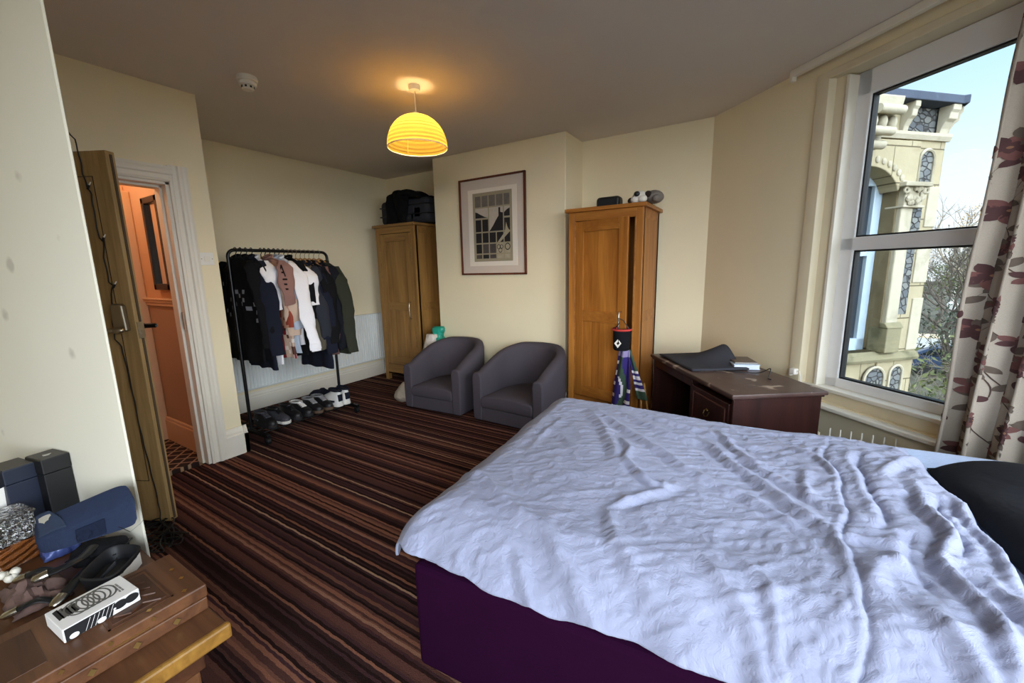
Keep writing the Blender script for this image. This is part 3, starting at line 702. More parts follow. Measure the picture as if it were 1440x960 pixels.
# ------------------------------------------------------------------ clothes rail
RX, RY0, RY1, RZ = -3.45, 1.545, 2.365, 1.49
t = thing('clothes_rail', (RX, 1.95, 0), 'black metal clothes rail on castors full of hanging clothes', 'clothes rail')
b = MB(); rr = .05
pts = [(RX, RY0, .07), (RX, RY0, RZ-rr)] + [(RX, RY0+rr-rr*math.cos(a), RZ-rr+rr*math.sin(a)) for a in (R(22), R(45), R(68))] + [(RX, RY0+rr, RZ), (RX, RY1-rr, RZ)] + [(RX, RY1-rr+rr*math.sin(a), RZ-rr+rr*math.cos(a)) for a in (R(22), R(45), R(68))] + [(RX, RY1, RZ-rr), (RX, RY1, .07)]
b.tube(pts, .0125, 12); b.build('frame', M['black'], t, smooth=True)
for y in (RY0, RY1):
    b = MB(); b.box(RX-.24, RX+.26, y-.014, y+.014, .055, .083); b.build('foot_bar', M['black'], t, bevel=.004)
    for x in (RX-.215, RX+.235):
        b = MB(); b.tube([(x, y-.014, .026), (x, y+.014, .026)], .026, 16); b.box(x-.012, x+.012, y-.02, y+.02, .03, .058); b.build('castor', M['blackp'], t, smooth=True, ang=30)
b = MB()
for k in range(5):
    x = RX-.17+.09*k; b.tube([(x, RY0, .088), (x, RY1, .088)], .006, 8)
b.build('shelf_rods', M['black'], t, smooth=True)

def hanger(y, kind, label, rot=0):
    wd = kind == 'wood'
    t = thing('clothes_hanger', (RX, y, RZ), label, 'hanger', 'wooden hangers on the clothes rail' if wd else 'black hangers on the clothes rail')
    f = lambda x, yy, z: (RX + x*math.cos(rot) - yy*math.sin(rot), y + x*math.sin(rot) + yy*math.cos(rot), z)
    b = MB(f); pts = [(-.012, 0, RZ+.004)]
    for k in range(9):
        a = PI*(1 - k/8); pts.append((.017*math.cos(a), 0, RZ+.003+.0145*math.sin(a)+.0015))
    pts += [(.015, 0, RZ-.015), (.0, 0, RZ-.03), (0, 0, RZ-.06)]
    b.tube(pts, .002 if wd else .0035, 6); b.build('hook', M['chrome'] if wd else M['blackp'], t, smooth=True)
    b = MB(f); sp = [(x, 0, RZ-.058-.11*(abs(x)/.21)**1.3) for x in [-.21+.42*i/20 for i in range(21)]]
    b.tube(sp, [.006+.006*abs(i-10)/10 for i in range(21)], 8, flat=1.0 if wd else .8); b.build('shoulder_bar', M['hangwood'] if wd else M['blackp'], t, smooth=True)
    if wd:
        b = MB(f); b.tube([(-.17, 0, RZ-.148), (.17, 0, RZ-.148)], .005, 8); b.build('trouser_bar', M['hangwood'], t, smooth=True)
    return t
def rumple(b, amp, seed):
    for i, (x, y, z) in enumerate(b.v):
        v = Vector((x*11, y*16, z*7+seed)); w = Vector((x*30, y*30, z*16+seed))
        b.v[i] = (x + amp*(mn.noise(v)+.5*mn.noise(w)), y + amp*.55*(mn.noise(v+Vector((7, 3, 1)))+.6*mn.noise(w)), z + amp*.4*mn.noise(v+Vector((1, 9, 4))))
def garment(name, label, cat, y, mats, length, sleeve, wid=.225, th=.012, seed=0, near=.0, rot=0, swing=0, collar=True, group=None, cuff=None, mf=None, drop_=.052):
    """hanging top: body, two sleeves and a collar; the broad faces look along the rail"""
    zt = RZ - drop_
    t = thing(name, (RX, y, zt-length), label, cat, group)
    f = lambda x, yy, z: (RX + near + x*math.cos(rot) - yy*math.sin(rot), y + x*math.sin(rot) + yy*math.cos(rot), z)
    rg = []; n = 40; kz = 26
    for i in range(kz+1):
        v = i/kz; z = zt - length*v
        if v < .1: w = .055 + (wid-.055)*(v/.1)**.9
        else: w = wid + .012*v - .02*math.sin(v*PI)
        tt = .008 + th*min(1, v*4) + .006*v
        ring = []
        for j in range(n):
            a = 2*PI*j/n; x = w*math.cos(a); yy = tt*math.copysign(abs(math.sin(a))**.7, math.sin(a))
            yy += (.003+.006*v)*math.sin(x*38+seed*2.1+v*1.5) + .006*mn.noise(Vector((x*14, v*6, seed*3.3)))
            ring.append((x, yy, z + .006*math.sin(x*30+seed)*v))
        rg.append(ring)
    b = MB(f); b.rings(rg)
    if mf:
        for q in range(len(b.f)):
            c = [sum(b.v[i][k] for i in b.f[q])/len(b.f[q]) for k in range(3)]; b.m[q] = mf(*c)
    rumple(b, .010, seed*3)
    b.build('body', mats, t, smooth=True, ang=75)
    if sleeve:
        for sd in (1, -1):
            pts = []; rs = []; sl = sleeve
            for i in range(26):
                v = i/25
                pts.append((sd*(wid-.055 + .085*math.sin(min(1, v*1.6)*PI/2) + swing*v*(sd > 0) + .012*math.sin(v*9+seed)), -.012*math.sin(v*PI)-.004+.006*math.sin(seed+v*5), zt-.035-(sl+.03)*v)); rs.append((.066-.022*v)*min(1, .35+v*4)*(1+.07*math.sin(v*13+seed)*(v > .15)))
            b = MB(f); b.tube(pts, rs, 16, flat=.30); rumple(b, .016, seed*5+sd); s_ = b.build('sleeve', mats, t, smooth=True, ang=75)
            if cuff:
                b = MB(f); p = pts[-1]; b.tube([(p[0], p[1], p[2]+.05), (p[0], p[1], p[2]-.012)], [rs[-1]*.98, rs[-1]*.92], 16, flat=.33); b.build('cuff', cuff, s_, smooth=True)
    if collar:
        b = MB(f); b.tube([(-.055, 0, zt+.0), (-.04, -.016, zt-.006), (0, -.022, zt-.02), (.04, -.016, zt-.006), (.055, 0, zt+.0), (.035, .014, zt+.012), (0, .018, zt+.016), (-.035, .014, zt+.012), (-.055, 0, zt)], .009, 8); b.build('collar', mats if not isinstance(mats, list) else mats[0], t, smooth=True)
    return t
C_ = lambda n, h: fabric(n, h, wr=11, wrs=.5)
cb, cn, cw = C_('black_cotton', '#0d0d10'), C_('navy_cotton', '#171a27'), C_('white_cotton', '#e8e6ea')
def specks(x, y, z): return 1 if (mn.noise(Vector((x*30, z*30, 2))) > .38 and .95 < z < 1.25 and y < 1.62) else 0
G = [
 ('t_shirt', 'black t-shirt with pale speckled print, first garment at the doorway end of the rail', 't-shirt', 1.60, [cb, C_('print_grey_white', '#8b8d96')], .80, .26, dict(mf=specks, rot=.06)),
 ('sweatshirt', 'black sweatshirt, second garment at the doorway end of the rail', 'sweatshirt', 1.635, cb, .78, .62, dict(near=.03)),
 ('jacket', 'dark navy jacket with long sleeves between a black sweatshirt and a white tee', 'jacket', 1.675, cn, .86, .68, dict(near=.05, rot=-.03)),
 ('long_tee', 'long white tee hanging behind the dark navy jacket', 't-shirt', 1.715, cw, .83, .34, dict(near=.03)),
 ('graphic_tee', 'brown and rust graphic tee with big dark letters', 't-shirt', 1.785, None, .55, .30, dict(near=.09, wid=.235)),
 ('patterned_shirt', 'beige and red patterned shirt hanging behind the graphic tee', 'shirt', 1.815, None, .80, .55, dict(near=.05)),
 ('grey_shirt', 'pale blue grey shirt next to the big white shirt', 'shirt', 1.85, C_('pale_grey_blue', '#aeb8c6'), .76, .50, dict(near=.06)),
 ('white_shirt', 'big white long sleeved shirt with its sleeve swinging out', 'shirt', 1.89, cw, .70, .66, dict(near=.07, swing=.13, cuff=cw)),
 ('black_shirt', 'black shirt hanging directly behind the big white shirt', 'shirt', 1.925, cb, .80, .55, dict(near=.03)),
 ('jacket', 'black jacket with white lining edge in the middle of the rail', 'jacket', 1.965, cb, .78, .44, dict(near=.06)),
 ('white_tee', 'white tee showing as a thin strip behind a black jacket', 't-shirt', 2.0, cw, .58, .28, dict(near=.065)),
 ('olive_shirt', 'grey olive overshirt in the middle of the rail', 'shirt', 2.035, C_('grey_olive', '#5b564a'), .74, .66, dict(near=.05)),
 ('jacket', 'charcoal jacket with grey collar next to the grey olive overshirt', 'jacket', 2.07, C_('charcoal', '#2b2d35'), .70, .56, dict(near=.06, swing=.03, cuff=cn)),
 ('coat', 'long navy coat hanging lowest of all on the rail', 'coat', 2.11, cn, .90, .70, dict(near=.08)),
 ('jacket', 'black jacket between the long navy coat and the mauve brown jumper', 'jacket', 2.15, cb, .74, .62, dict(near=.08)),
 ('jumper', 'mauve brown jumper near the wardrobe end of the rail', 'jumper', 2.19, C_('mauve_brown', '#6b4f4b'), .80, .60, dict(near=.05)),
 ('jacket', 'black navy jacket second from the wardrobe end of the rail', 'jacket', 2.235, C_('black_navy', '#12141b'), .76, .68, dict(near=.07)),
 ('olive_jacket', 'dark olive green jacket, last garment at the wardrobe end of the rail', 'jacket', 2.285, C_('dark_olive', '#2e3026'), .80, .72, dict(near=.075, wid=.24, th=.03, swing=.03)),
]
gm = [C_('tee_mauve', '#8d6a62'), C_('tee_rust', '#8f4232'), C_('tee_tan', '#b98a70'), C_('tee_letters', '#1b1416')]
def gmf(x, y, z):
    q = mn.noise(Vector((x*13, y*9, z*13)))
    return 1 if (z < 1.17 and q > -.05) else (2 if z < 1.10 or q > .35 else 0)
pm = [C_('patterned_beige', '#c6ab97'), C_('patterned_red', '#8a2b35'), C_('patterned_brown', '#5a3a32'), C_('patterned_cream', '#e0d2c6')]
def pmf(x, y, z):
    q = mn.noise(Vector((x*20, y*20, z*22+5))); return 1 if q > .38 else (2 if q < -.25 else (3 if q > .12 else 0))
names = []
for i, (nm, lab, cat, y, mt, ln, sl, kw) in enumerate(G):
    if nm == 'graphic_tee': kw.update(mf=gmf); mt = gm
    if nm == 'patterned_shirt': kw.update(mf=pmf); mt = pm
    g = garment(nm, lab, cat, y, mt, ln, sl, seed=i*1.7+.3, group='clothes on the rail', drop_=.052 if i < 10 else .095, **kw)
    if nm == 'graphic_tee':
        # big letters A and E running down the near half of the shirt front
        b = MB(); x0 = RX+.355; yy = y-.043
        def L(px, pz, u0, v0, u1, v1, w=.012):
            d = Vector((u1-u0, v1-v0)); d.normalize(); nn = Vector((-d.y, d.x))*w/2
            ps = [(u0+nn.x, v0+nn.y), (u0-nn.x, v0-nn.y), (u1-nn.x, v1-nn.y), (u1+nn.x, v1+nn.y)]
            b.add([(px+u, yy+dy, pz+v) for dy in (0, .002) for u, v in ps], [(0, 1, 2, 3), (7, 6, 5, 4), (0, 3, 7, 4), (1, 5, 6, 2), (0, 4, 5, 1), (3, 2, 6, 7)])
        for s_ in ((-.04, 0, 0, .085), (.04, 0, 0, .085), (-.022, .03, .022, .03)): L(x0-.01, 1.285, *s_)
        for s_ in ((-.03, 0, -.03, .085), (-.03, .079, .035, .079), (-.03, .042, .028, .042), (-.03, .006, .035, .006)): L(x0+.015, 1.185, *s_)
        b.build('lettering', gm[3], g)
    kind = 'wood' if i >= 10 else 'black'
    hanger(y, kind, ('wooden' if kind == 'wood' else 'black plastic') + ' hanger holding the ' + {0: 'speckled black t-shirt', 1: 'black sweatshirt', 2: 'dark navy jacket', 3: 'long white tee', 4: 'graphic tee', 5: 'patterned shirt', 6: 'pale blue grey shirt', 7: 'big white shirt', 8: 'black shirt behind the white one', 9: 'black jacket mid rail', 10: 'thin strip of white tee', 11: 'grey olive overshirt', 12: 'charcoal jacket', 13: 'long navy coat', 14: 'black jacket beside the coat', 15: 'mauve brown jumper', 16: 'black navy jacket', 17: 'dark olive jacket'}[i], kw.get('rot', 0))

# ------------------------------------------------------------------ shoes on the rail's shelf
def shoe(label, x, y, ang, up, sole, acc, high=0, L=.28, group=None, sole_h=.026):
    z0 = .094
    t = thing('shoe', (x, y, z0), label, 'shoe', group)
    f0 = rotz(x, y, ang); f = lambda a, b_, c: f0(a, b_, c+z0)
    def hw(u): return (.030 + .018*math.sin(min(1, u*1.25)*PI*.85)**.8 + .004*math.sin(u*PI)) * (1 if u < .86 else max(.25, 1-((u-.86)/.14)**2*.75)) * (1 if u > .06 else .72+.28*u/.06)
    out = [(-L/2+L*i/20, hw(i/20)) for i in range(21)]
    poly = out + [(a, -b_) for a, b_ in reversed(out)]
    b = MB(f); b.prism(poly, 0, sole_h); b.build('sole', sole, t, bevel=.005)
    rg = []
    for i in range(21):
        u = i/20; w = hw(u)*.95
        h = (.075+high*.05) if u < .3 else (.075+high*.05)*(1-((u-.3)/.7)) + .036*((u-.3)/.7)
        if u > .9: h *= 1-((u-.9)/.1)**2*.45
        if u < .05: h *= .9
        rg.append([(-L/2+.004+(L-.008)*u, w*math.cos(PI*k/10)*(1 if 0 < k < 10 else 1.0), sole_h-.002 + h*math.sin(PI*k/10)**.8) for k in range(11)])
    b = MB(f); b.rings(rg); b.build('upper', up, t, smooth=True, ang=60)
    hh = sole_h + .075+high*.05
    b = MB(f); b.tube([(-L*.25+.072*math.cos(2*PI*k/20), .032*math.sin(2*PI*k/20), hh-.006+.012*abs(math.cos(PI*k/20))) for k in range(21)], .008, 8, cap=False); b.build('collar', acc, t, smooth=True)
    b = MB(f); b.ball((-L*.25, 0, hh-.010), (.066, .028, .010), 16); b.build('lining', M['soleblack'], t, smooth=True)
    b = MB(f); b.box(.0, .075, -.02, .02, 0, .012, xf=lambda a, c, d: (a-.02, c, sole_h+.075+high*.04 - a*.42 + d)); b.build('tongue', acc, t, bevel=.006)
    b = MB(f)
    for k in range(4): b.tube([(-.005+k*.017, -.024, sole_h+.074+high*.03-.42*(.012+k*.017)), (-.005+k*.017, 0, sole_h+.09+high*.03-.42*(.012+k*.017)), (-.005+k*.017, .024, sole_h+.074+high*.03-.42*(.012+k*.017))], .003, 5)
    b.build('laces', acc, t, smooth=True)
    b = MB(f); b.box(-.10, -.02, -.0505, .0505, .045, .06); b.build('side_panel', acc, t, bevel=.004)
    if high:
        b = MB(f); b.box(-L/2-.002, -L/2+.02, -.022, .022, .05, .115); b.build('heel_tab', acc, t, bevel=.006)
    return t
spk = plain('speckled_black', '#3a3a42', .7, var=.9, vs=90); sb = plain('black_shoe_leather', '#111114', .5); sw = plain('white_shoe_leather', '#d9d7d4', .5); sg = plain('grey_suede', '#8b8a8c', .9, var=.2)
sx = RX + .06
shoe('black speckled trainer nearest the doorway on the rail shelf', sx, 1.63, .0, sb, M['soleblack'], spk, group='shoes on the rail shelf')
shoe('black speckled trainer, second from the doorway on the rail shelf', sx, 1.735, .05, spk, M['solewhite'], sb, group='shoes on the rail shelf')
shoe('plain black shoe, third from the doorway on the rail shelf', sx, 1.84, .0, sb, M['soleblack'], sb, group='shoes on the rail shelf')
shoe('black shoe with pale side stripe, fourth from the doorway', sx, 1.935, .04, sb, M['soleblack'], sw, group='shoes on the rail shelf')
shoe('grey topped black shoe with gum sole left of the white high tops', sx, 2.04, -.05, sb, M['solegum'], sg, group='shoes on the rail shelf')
shoe('grey topped gum soled shoe right beside the white high tops', sx, 2.135, .0, sb, M['solegum'], sg, group='shoes on the rail shelf')
shoe('white and navy high top, the one nearer the grey shoes', sx, 2.225, PI+.05, sw, M['solewhite'], cn, 1, group='shoes on the rail shelf')
shoe('white and navy high top at the wardrobe end of the rail shelf', sx, 2.315, PI-.05, sw, M['solewhite'], cn, 1, group='shoes on the rail shelf')
b = MB(); b.grid(16, 12, lambda u, v: (RX-.24+.2*u, 2.12+.26*v, .105+.10*math.sin(u*PI)*math.sin(v*PI)**.7+.02*mn.noise(Vector((u*5, v*5, 1)))))
tag(b.build('folded_cloth', cn, smooth=True, solid=.02, loc=(RX-.14, 2.25, .1)), 'navy folded cloth behind the white high top shoes', 'cloth')

# ------------------------------------------------------------------ desk
FR = Vector((-.108, 2.377)); DL = Vector((-.581, .814)); DD = Vector((.814, .581)); HT = .632; DLEN, DDEP = 1.04, .50
def DK(l, d, z): return (FR.x + DL.x*l + DD.x*d, FR.y + DL.y*l + DD.y*d, z)
m, nt, bs = newmat('worn_desk_top'); co = coords(nt, (3, 3, 3))
nz = N(nt, 'ShaderNodeTexNoise', Scale=3.0, Detail=6.0); nt.links.new(co, nz.inputs['Vector'])
n2 = N(nt, 'ShaderNodeTexNoise', Scale=2.6, Detail=5.0, Distortion=.6); nt.links.new(co, n2.inputs['Vector'])
mr = N(nt, 'ShaderNodeMapRange'); nt.links.new(n2.outputs['Fac'], mr.inputs[0]); mr.inputs[1].default_value = .585; mr.inputs[2].default_value = .65
nt.links.new(mixc(nt, mr.outputs[0], mixc(nt, nz.outputs['Fac'], lin('#35201d'), lin('#54403a')), lin('#a08d7c')), bs.inputs['Base Color']); bs.inputs['Roughness'].default_value = .42
M['desktop'] = m
t = thing('desk', DK(DLEN/2, DDEP/2, 0), 'dark mahogany desk with a worn stained top in front of the window wall', 'desk')
b = MB(DK); b.box(-.02, DLEN+.02, -.02, DDEP+.01, HT-.022, HT); b.build('worktop', M['desktop'], t, bevel=.006)
b = MB(DK); b.box(-.008, DLEN+.008, -.01, DDEP, HT-.034, HT-.022); b.build('top_moulding', M['mahog'], t, bevel=.004)
b = MB(DK); b.box(0, .018, 0, DDEP-.01, 0, HT-.034); b.build('end_panel', M['mahog'], t, bevel=.002)
b = MB(DK); b.box(DLEN-.018, DLEN, 0, DDEP-.01, 0, HT-.034); b.build('end_panel', M['mahog'], t, bevel=.002)
b = MB(DK); b.box(.44, .458, 0, DDEP-.01, 0, HT-.034); b.build('pedestal_side', M['mahog'], t, bevel=.002)
b = MB(DK); b.box(.018, DLEN-.018, DDEP-.03, DDEP-.015, .1, HT-.034); b.build('back_panel', M['mahog'], t)
b = MB(DK); b.box(.458, DLEN-.018, .004, .02, HT-.09, HT-.034); b.build('apron', M['mahog'], t, bevel=.002)
b = MB(DK); b.box(.018, .44, .01, .03, 0, .06); b.build('plinth', M['mahog'], t)
for z0, z1 in ((.33, .565), (.07, .315)):
    b = MB(DK); b.box(.03, .43, -.006, .4, z0, z1); d = b.build('drawer', M['mahog'], t, bevel=.003)
    b = MB(DK)
    for l0, l1, za, zb in ((.055, .405, z1-.04, z1-.03), (.055, .405, z0+.03, z0+.04), (.055, .065, z0+.03, z1-.03), (.395, .405, z0+.03, z1-.03)): b.box(l0, l1, -.012, -.005, za, zb)
    b.build('moulding', M['mahogtop'], d, bevel=.003)
    zc = (z0+z1)/2
    b = MB(DK); b.ball((.23, -.012, zc+.015), (.012, .008, .012), 12); b.tube([(.205, -.012, zc+.012), (.208, -.022, zc-.012), (.23, -.024, zc-.022), (.252, -.022, zc-.012), (.255, -.012, zc+.012)], .003, 8); b.build('drop_handle', M['oldbrass'], d, smooth=True)
# laptop sleeve, books, cable
def slv(u, v):
    l = .98 - .50*u; d = .02 + .36*v
    lift = .105*math.exp(-((u-.45)/.26)**2)*max(0, (v-.2)/.8)**1.3
    return DK(l - .02*v, d, HT+.010+lift+.003*math.sin(u*6))
t = thing('laptop_sleeve', DK(.73, .2, HT), 'dark grey laptop sleeve with a raised flap on the desk', 'laptop sleeve')
slm = fabric('dark_grey_neoprene', '#37373d', wr=4, wrs=.1)
b = MB(); b.grid(26, 20, slv); b.build('sleeve', slm, t, smooth=True, solid=.012)
ed = [slv(i/30, 1) for i in range(31)]
b = MB(); b.tube(ed, .006, 6); b.build('edge_binding', M['blackp'], t, smooth=True)
t = thing('book', DK(.55, .42, HT), 'pale blue white thick book on the back of the desk', 'book')
f = lambda l, d, z: DK(.50+l*math.cos(.25)-d*math.sin(.25), .31+l*math.sin(.25)+d*math.cos(.25), HT+z)
b = MB(f); b.box(0, .20, 0, .15, .004, .030); b.build('pages', plain('book_page_block', '#cfd8e6', .7, var=.05, vs=200), t)
b = MB(f); b.box(-.004, .204, -.004, .154, .001, .004); b.box(-.004, .204, -.004, .154, .030, .034); b.build('cover', plain('pale_blue_cover', '#b9c8dc', .4), t, bevel=.001)
t = thing('book', DK(.60, .42, HT+.035), 'dark magazine lying on top of the pale book', 'magazine')
b = MB(f); b.box(.02, .19, .01, .14, .035, .043); b.build('pages', plain('magazine_page_block', '#8f8a84', .6), t)
b = MB(f); b.box(.018, .192, .008, .142, .043, .046); b.build('cover', plain('magazine_cover', '#4a3c38', .35, var=.8, vs=18), t)
b = MB(); sp = []
for i in range(60):
    u = i/59; l = .62-.40*u; d = .20+.22*u+.06*math.sin(u*11); sp.append(DK(l, d, HT+.006+.04*max(0, math.sin(u*9+1))**3*(u > .3)))
b.tube(sp, .003, 6)
tag(b.build('charger_cable', M['blackp'], smooth=True, loc=DK(.4, .3, HT)), 'thin black charger cable trailing over the desk top', 'cable')
mode('onwall')
t = thing('plug_adapter', CW(.965, -.02, .58), 'small white plug on the window trim above the desk corner', 'plug')
b = MB(CW); b.box(.945, .985, -.05, -.013, .575, .615); b.box(.93, .95, -.04, -.013, .56, .61); b.build('body', M['white'], t, bevel=.006)
b = MB(CW); b.tube([(.985, -.03, .60), (1.01, -.035, .605), (1.02, -.035, .57), (1.02, -.03, .53)], .003, 6); b.build('cord', M['white'], t, smooth=True)

mode('plain')
# ------------------------------------------------------------------ bed
BO = (-.885, .80); BA = R(4.5)
BL = rotz(BO[0], BO[1], BA)
t = thing('bed', BL(.95, .66, 0), 'double divan bed with aubergine base under the crumpled pale duvet', 'bed')
b = MB(BL); b.box(0, 1.90, 0, 1.32, .03, .40); b.build('divan_base', M['purple'], t, bevel=.02, seg=3)
b = MB(BL); b.box(.005, 1.895, .005, 1.315, .40, .545); b.build('mattress', M['sheet'], t, bevel=.045, seg=5, smooth=True)
for x in (.1, 1.8):
    for y in (.1, 1.22):
        b = MB(BL); b.lathe([(.025, 0), (.025, .032)], (x, y, 0), 12, cap=(True, True)); b.build('castor', M['blackp'], t)
def vnoise(X, Y, seed):
    rg = np.random.RandomState(seed); T = rg.rand(64, 64)
    xi = np.floor(X).astype(int); yi = np.floor(Y).astype(int); fx = X-xi; fy = Y-yi
    fx = fx*fx*(3-2*fx); fy = fy*fy*(3-2*fy)
    g = lambda a, c: T[a % 64, c % 64]
    return (g(xi, yi)*(1-fx)+g(xi+1, yi)*fx)*(1-fy) + (g(xi, yi+1)*(1-fx)+g(xi+1, yi+1)*fx)*fy
FOLDS = [([(-.72,1.87),(-.57,1.67),(-.46,1.47),(-.4,1.33)],.03,.014),([(-.47,1.57),(-.41,1.49),(-.4,1.4),(-.31,1.3),(-.27,1.25)],.02,.016),([(-.67,1.85),(-.38,1.59),(-.18,1.45),(-.11,1.41)],.028,.015),
([(-.58,1.9),(-.33,1.74),(-.14,1.69),(.1,1.6)],.03,.013),([(-.45,1.93),(-.27,1.87),(-.16,1.83),(.1,1.78)],.025,.012),([(-.94,1.12),(-.85,1.06),(-.74,1.02),(-.54,.94),(-.41,.87),(-.34,.82),(-.25,.73),(-.2,.7)],.035,.018),
([(-.38,1.1),(-.3,.95),(-.22,.88),(-.14,.85)],.022,.014),([(-.37,1.09),(-.32,1.17),(-.26,1.24),(-.2,1.34)],.022,.016),([(-.53,.85),(-.45,.78),(-.36,.72),(-.28,.66)],.02,.010),([(-.68,.77),(-.57,.7)],.02,.008),
([(-.77,1.71),(-.78,1.46),(-.76,1.33)],.02,.006),([(-.52,.96),(-.34,.84),(-.21,.73)],.022,.012),([(-.35,1.32),(-.28,1.28),(-.25,1.28),(-.24,1.32)],.015,.012),
([(-.2,1.75),(-.02,1.54),(.1,1.34),(.17,1.27),(.23,1.21),(.24,1.09)],.03,.018),([(-.17,1.93),(.03,1.57),(.15,1.43),(.22,1.34)],.026,.014),([(.24,2.03),(.22,1.64),(.22,1.3),(.24,1.15),(.22,1.01),(.22,.7)],.010,-.012),
([(.32,1.88),(.29,1.58),(.31,1.48),(.29,1.31)],.018,-.022),([(.34,1.65),(.42,1.84),(.5,1.93),(.56,1.87)],.022,.02),([(.43,1.68),(.41,1.49),(.42,1.37),(.41,1.16),(.37,.9)],.02,.026),([(.46,1.61),(.44,1.43),(.45,1.28)],.014,-.02),
([(.22,1.21),(.31,1.24),(.39,1.25)],.022,.02),([(.23,1.04),(.28,1.13),(.34,1.18)],.026,.024),([(.51,1.64),(.51,1.52),(.52,1.42),(.53,1.2)],.018,.024),([(.4,1.59),(.33,1.56),(.28,1.51)],.02,.015),
([(-.03,2.01),(.12,2.02),(.25,2.0)],.02,.01),([(-.05,1.05),(.04,.98),(.07,.8)],.022,.012),([(.13,1.63),(.13,1.43),(.16,1.39)],.016,.01),([(.19,1.4),(.26,1.33)],.018,.012),([(-.16,1.44),(0,1.33),(.11,1.24),(.19,1.21)],.026,.013),
([(-.1,1.0),(.02,.86),(.05,.72)],.03,.014),([(.3,1.05),(.36,.9),(.38,.72)],.025,.022),([(.48,1.2),(.46,1.0),(.5,.8)],.025,.024),([(-.85,1.3),(-.6,1.25),(-.45,1.15)],.03,.006),([(-.9,1.55),(-.7,1.5),(-.55,1.4)],.03,.006),([(.1,1.85),(.2,1.75),(.21,1.6)],.015,.010),([(.35,1.35),(.36,1.2),(.33,1.08)],.02,-.018)]
NA, NB = 300, 280
LA, LBb = 1.47+.105, 1.32+.18
ua = np.linspace(0, 1, NA+1); ub = np.linspace(0, 1, NB+1)
A, B = np.meshgrid(ua, ub)
# profile along the bed: foot hang - top - head edge
sa = A*1.86; sb_ = B*1.86
ta = np.clip(sa/.36, 0, 1); xl = np.where(sa < .36, -.075+.17*ta**1.5, .095+(sa-.36)*(1.475-.095)/1.5); df = .17*(1-ta)**1.35
tn = np.clip(sb_/.26, 0, 1); tf = np.clip((1.86-sb_)/.34, 0, 1)
yl = np.where(sb_ < .26, -.07+.17*tn**1.15, np.where(sb_ > 1.52, 1.43-.27*tf**1.15, .10+(sb_-.26)*1.06/1.26)); dn = .105*(1-tn)**1.4 + .20*(1-tf)**1.5
drop = (df**4 + dn**4)**(1/4)
cx, sx_ = math.cos(BA), math.sin(BA)
XW = BO[0] + xl*cx - yl*sx_; YW = BO[1] + xl*sx_ + yl*cx
H = np.zeros_like(XW)
wx = XW + .05*(vnoise(XW*5, YW*5, 1)-.5) + .004*(vnoise(XW*23, YW*23, 11)-.5); wy = YW + .05*(vnoise(XW*5+9, YW*5, 2)-.5) + .004*(vnoise(XW*23+3, YW*23, 12)-.5)
for pl, w, h in FOLDS:
    best = np.full_like(XW, 9.); side = np.zeros_like(XW); par = np.zeros_like(XW)
    P = np.array(pl); seg = np.hypot(*(P[1:]-P[:-1]).T); cum = np.concatenate([[0], np.cumsum(seg)])
    for i in range(len(P)-1):
        d = P[i+1]-P[i]; L2 = d@d
        q = np.clip(((wx-P[i][0])*d[0]+(wy-P[i][1])*d[1])/L2, 0, 1)
        ex = wx-(P[i][0]+q*d[0]); ey = wy-(P[i][1]+q*d[1]); di = np.hypot(ex, ey)
        s_ = np.sign(ex*d[1]-ey*d[0]); mk = di < best
        best = np.where(mk, di, best); side = np.where(mk, s_, side); par = np.where(mk, (cum[i]+q*seg[i])/cum[-1], par)
    fade = np.clip(np.minimum(par, 1-par)*5+.15, 0, 1)
    sd = best*side
    w = w*.72; H += .78*h*fade*(np.exp(-np.abs(sd/w)**1.4) - .5*np.exp(-((sd-1.9*w)/(1.1*w))**2))
# fine crumpling: warped ridged noise, stronger towards the head
def ridge(f, sd, ax=1, ay=1):
    n = vnoise(wx*f*ax+sd, wy*f*ay, sd) ; return 1-np.abs(2*n-1)
strg = .6+.7*np.clip((xl-.6)/.9, 0, 1)
WX2 = wx*.8+wy*.6; WY2 = -wx*.6+wy*.8
def ridge2(f, sd): 
    n = vnoise(WX2*f+sd, WY2*f*2.6, sd); return 1-np.abs(2*n-1)
H += strg*(.003*(ridge(4, 3)**2-.3) + .004*(ridge2(6, 4)**3-.2) + .0045*(ridge2(13, 5)**3-.3) + .003*(ridge(19, 6)**3-.3) + .0026*(ridge2(30, 7)**3-.25) + .0016*(ridge(46, 13)**3-.25))
H += .03*(vnoise(XW*2.2+3, YW*2.2+1, 8)-.5)
H += .018*np.exp(-((xl-1.25)/.25)**2)
topz = .60 + H*np.clip(.35+ta, 0, 1)
# head edge rolls down to the mattress
he = np.clip((sa-1.80)/.06, 0, 1); drop += .055*he**1.6
hwob = .035*(vnoise(YW*5, YW*0+2, 9)-.5)+.02*(vnoise(YW*14, YW*0, 10)-.5)
xl2 = xl + (hwob+.05*np.clip((yl-.85)/.35, 0, 1))*np.clip((sa-1.3)/.5, 0, 1) - .012*he**3
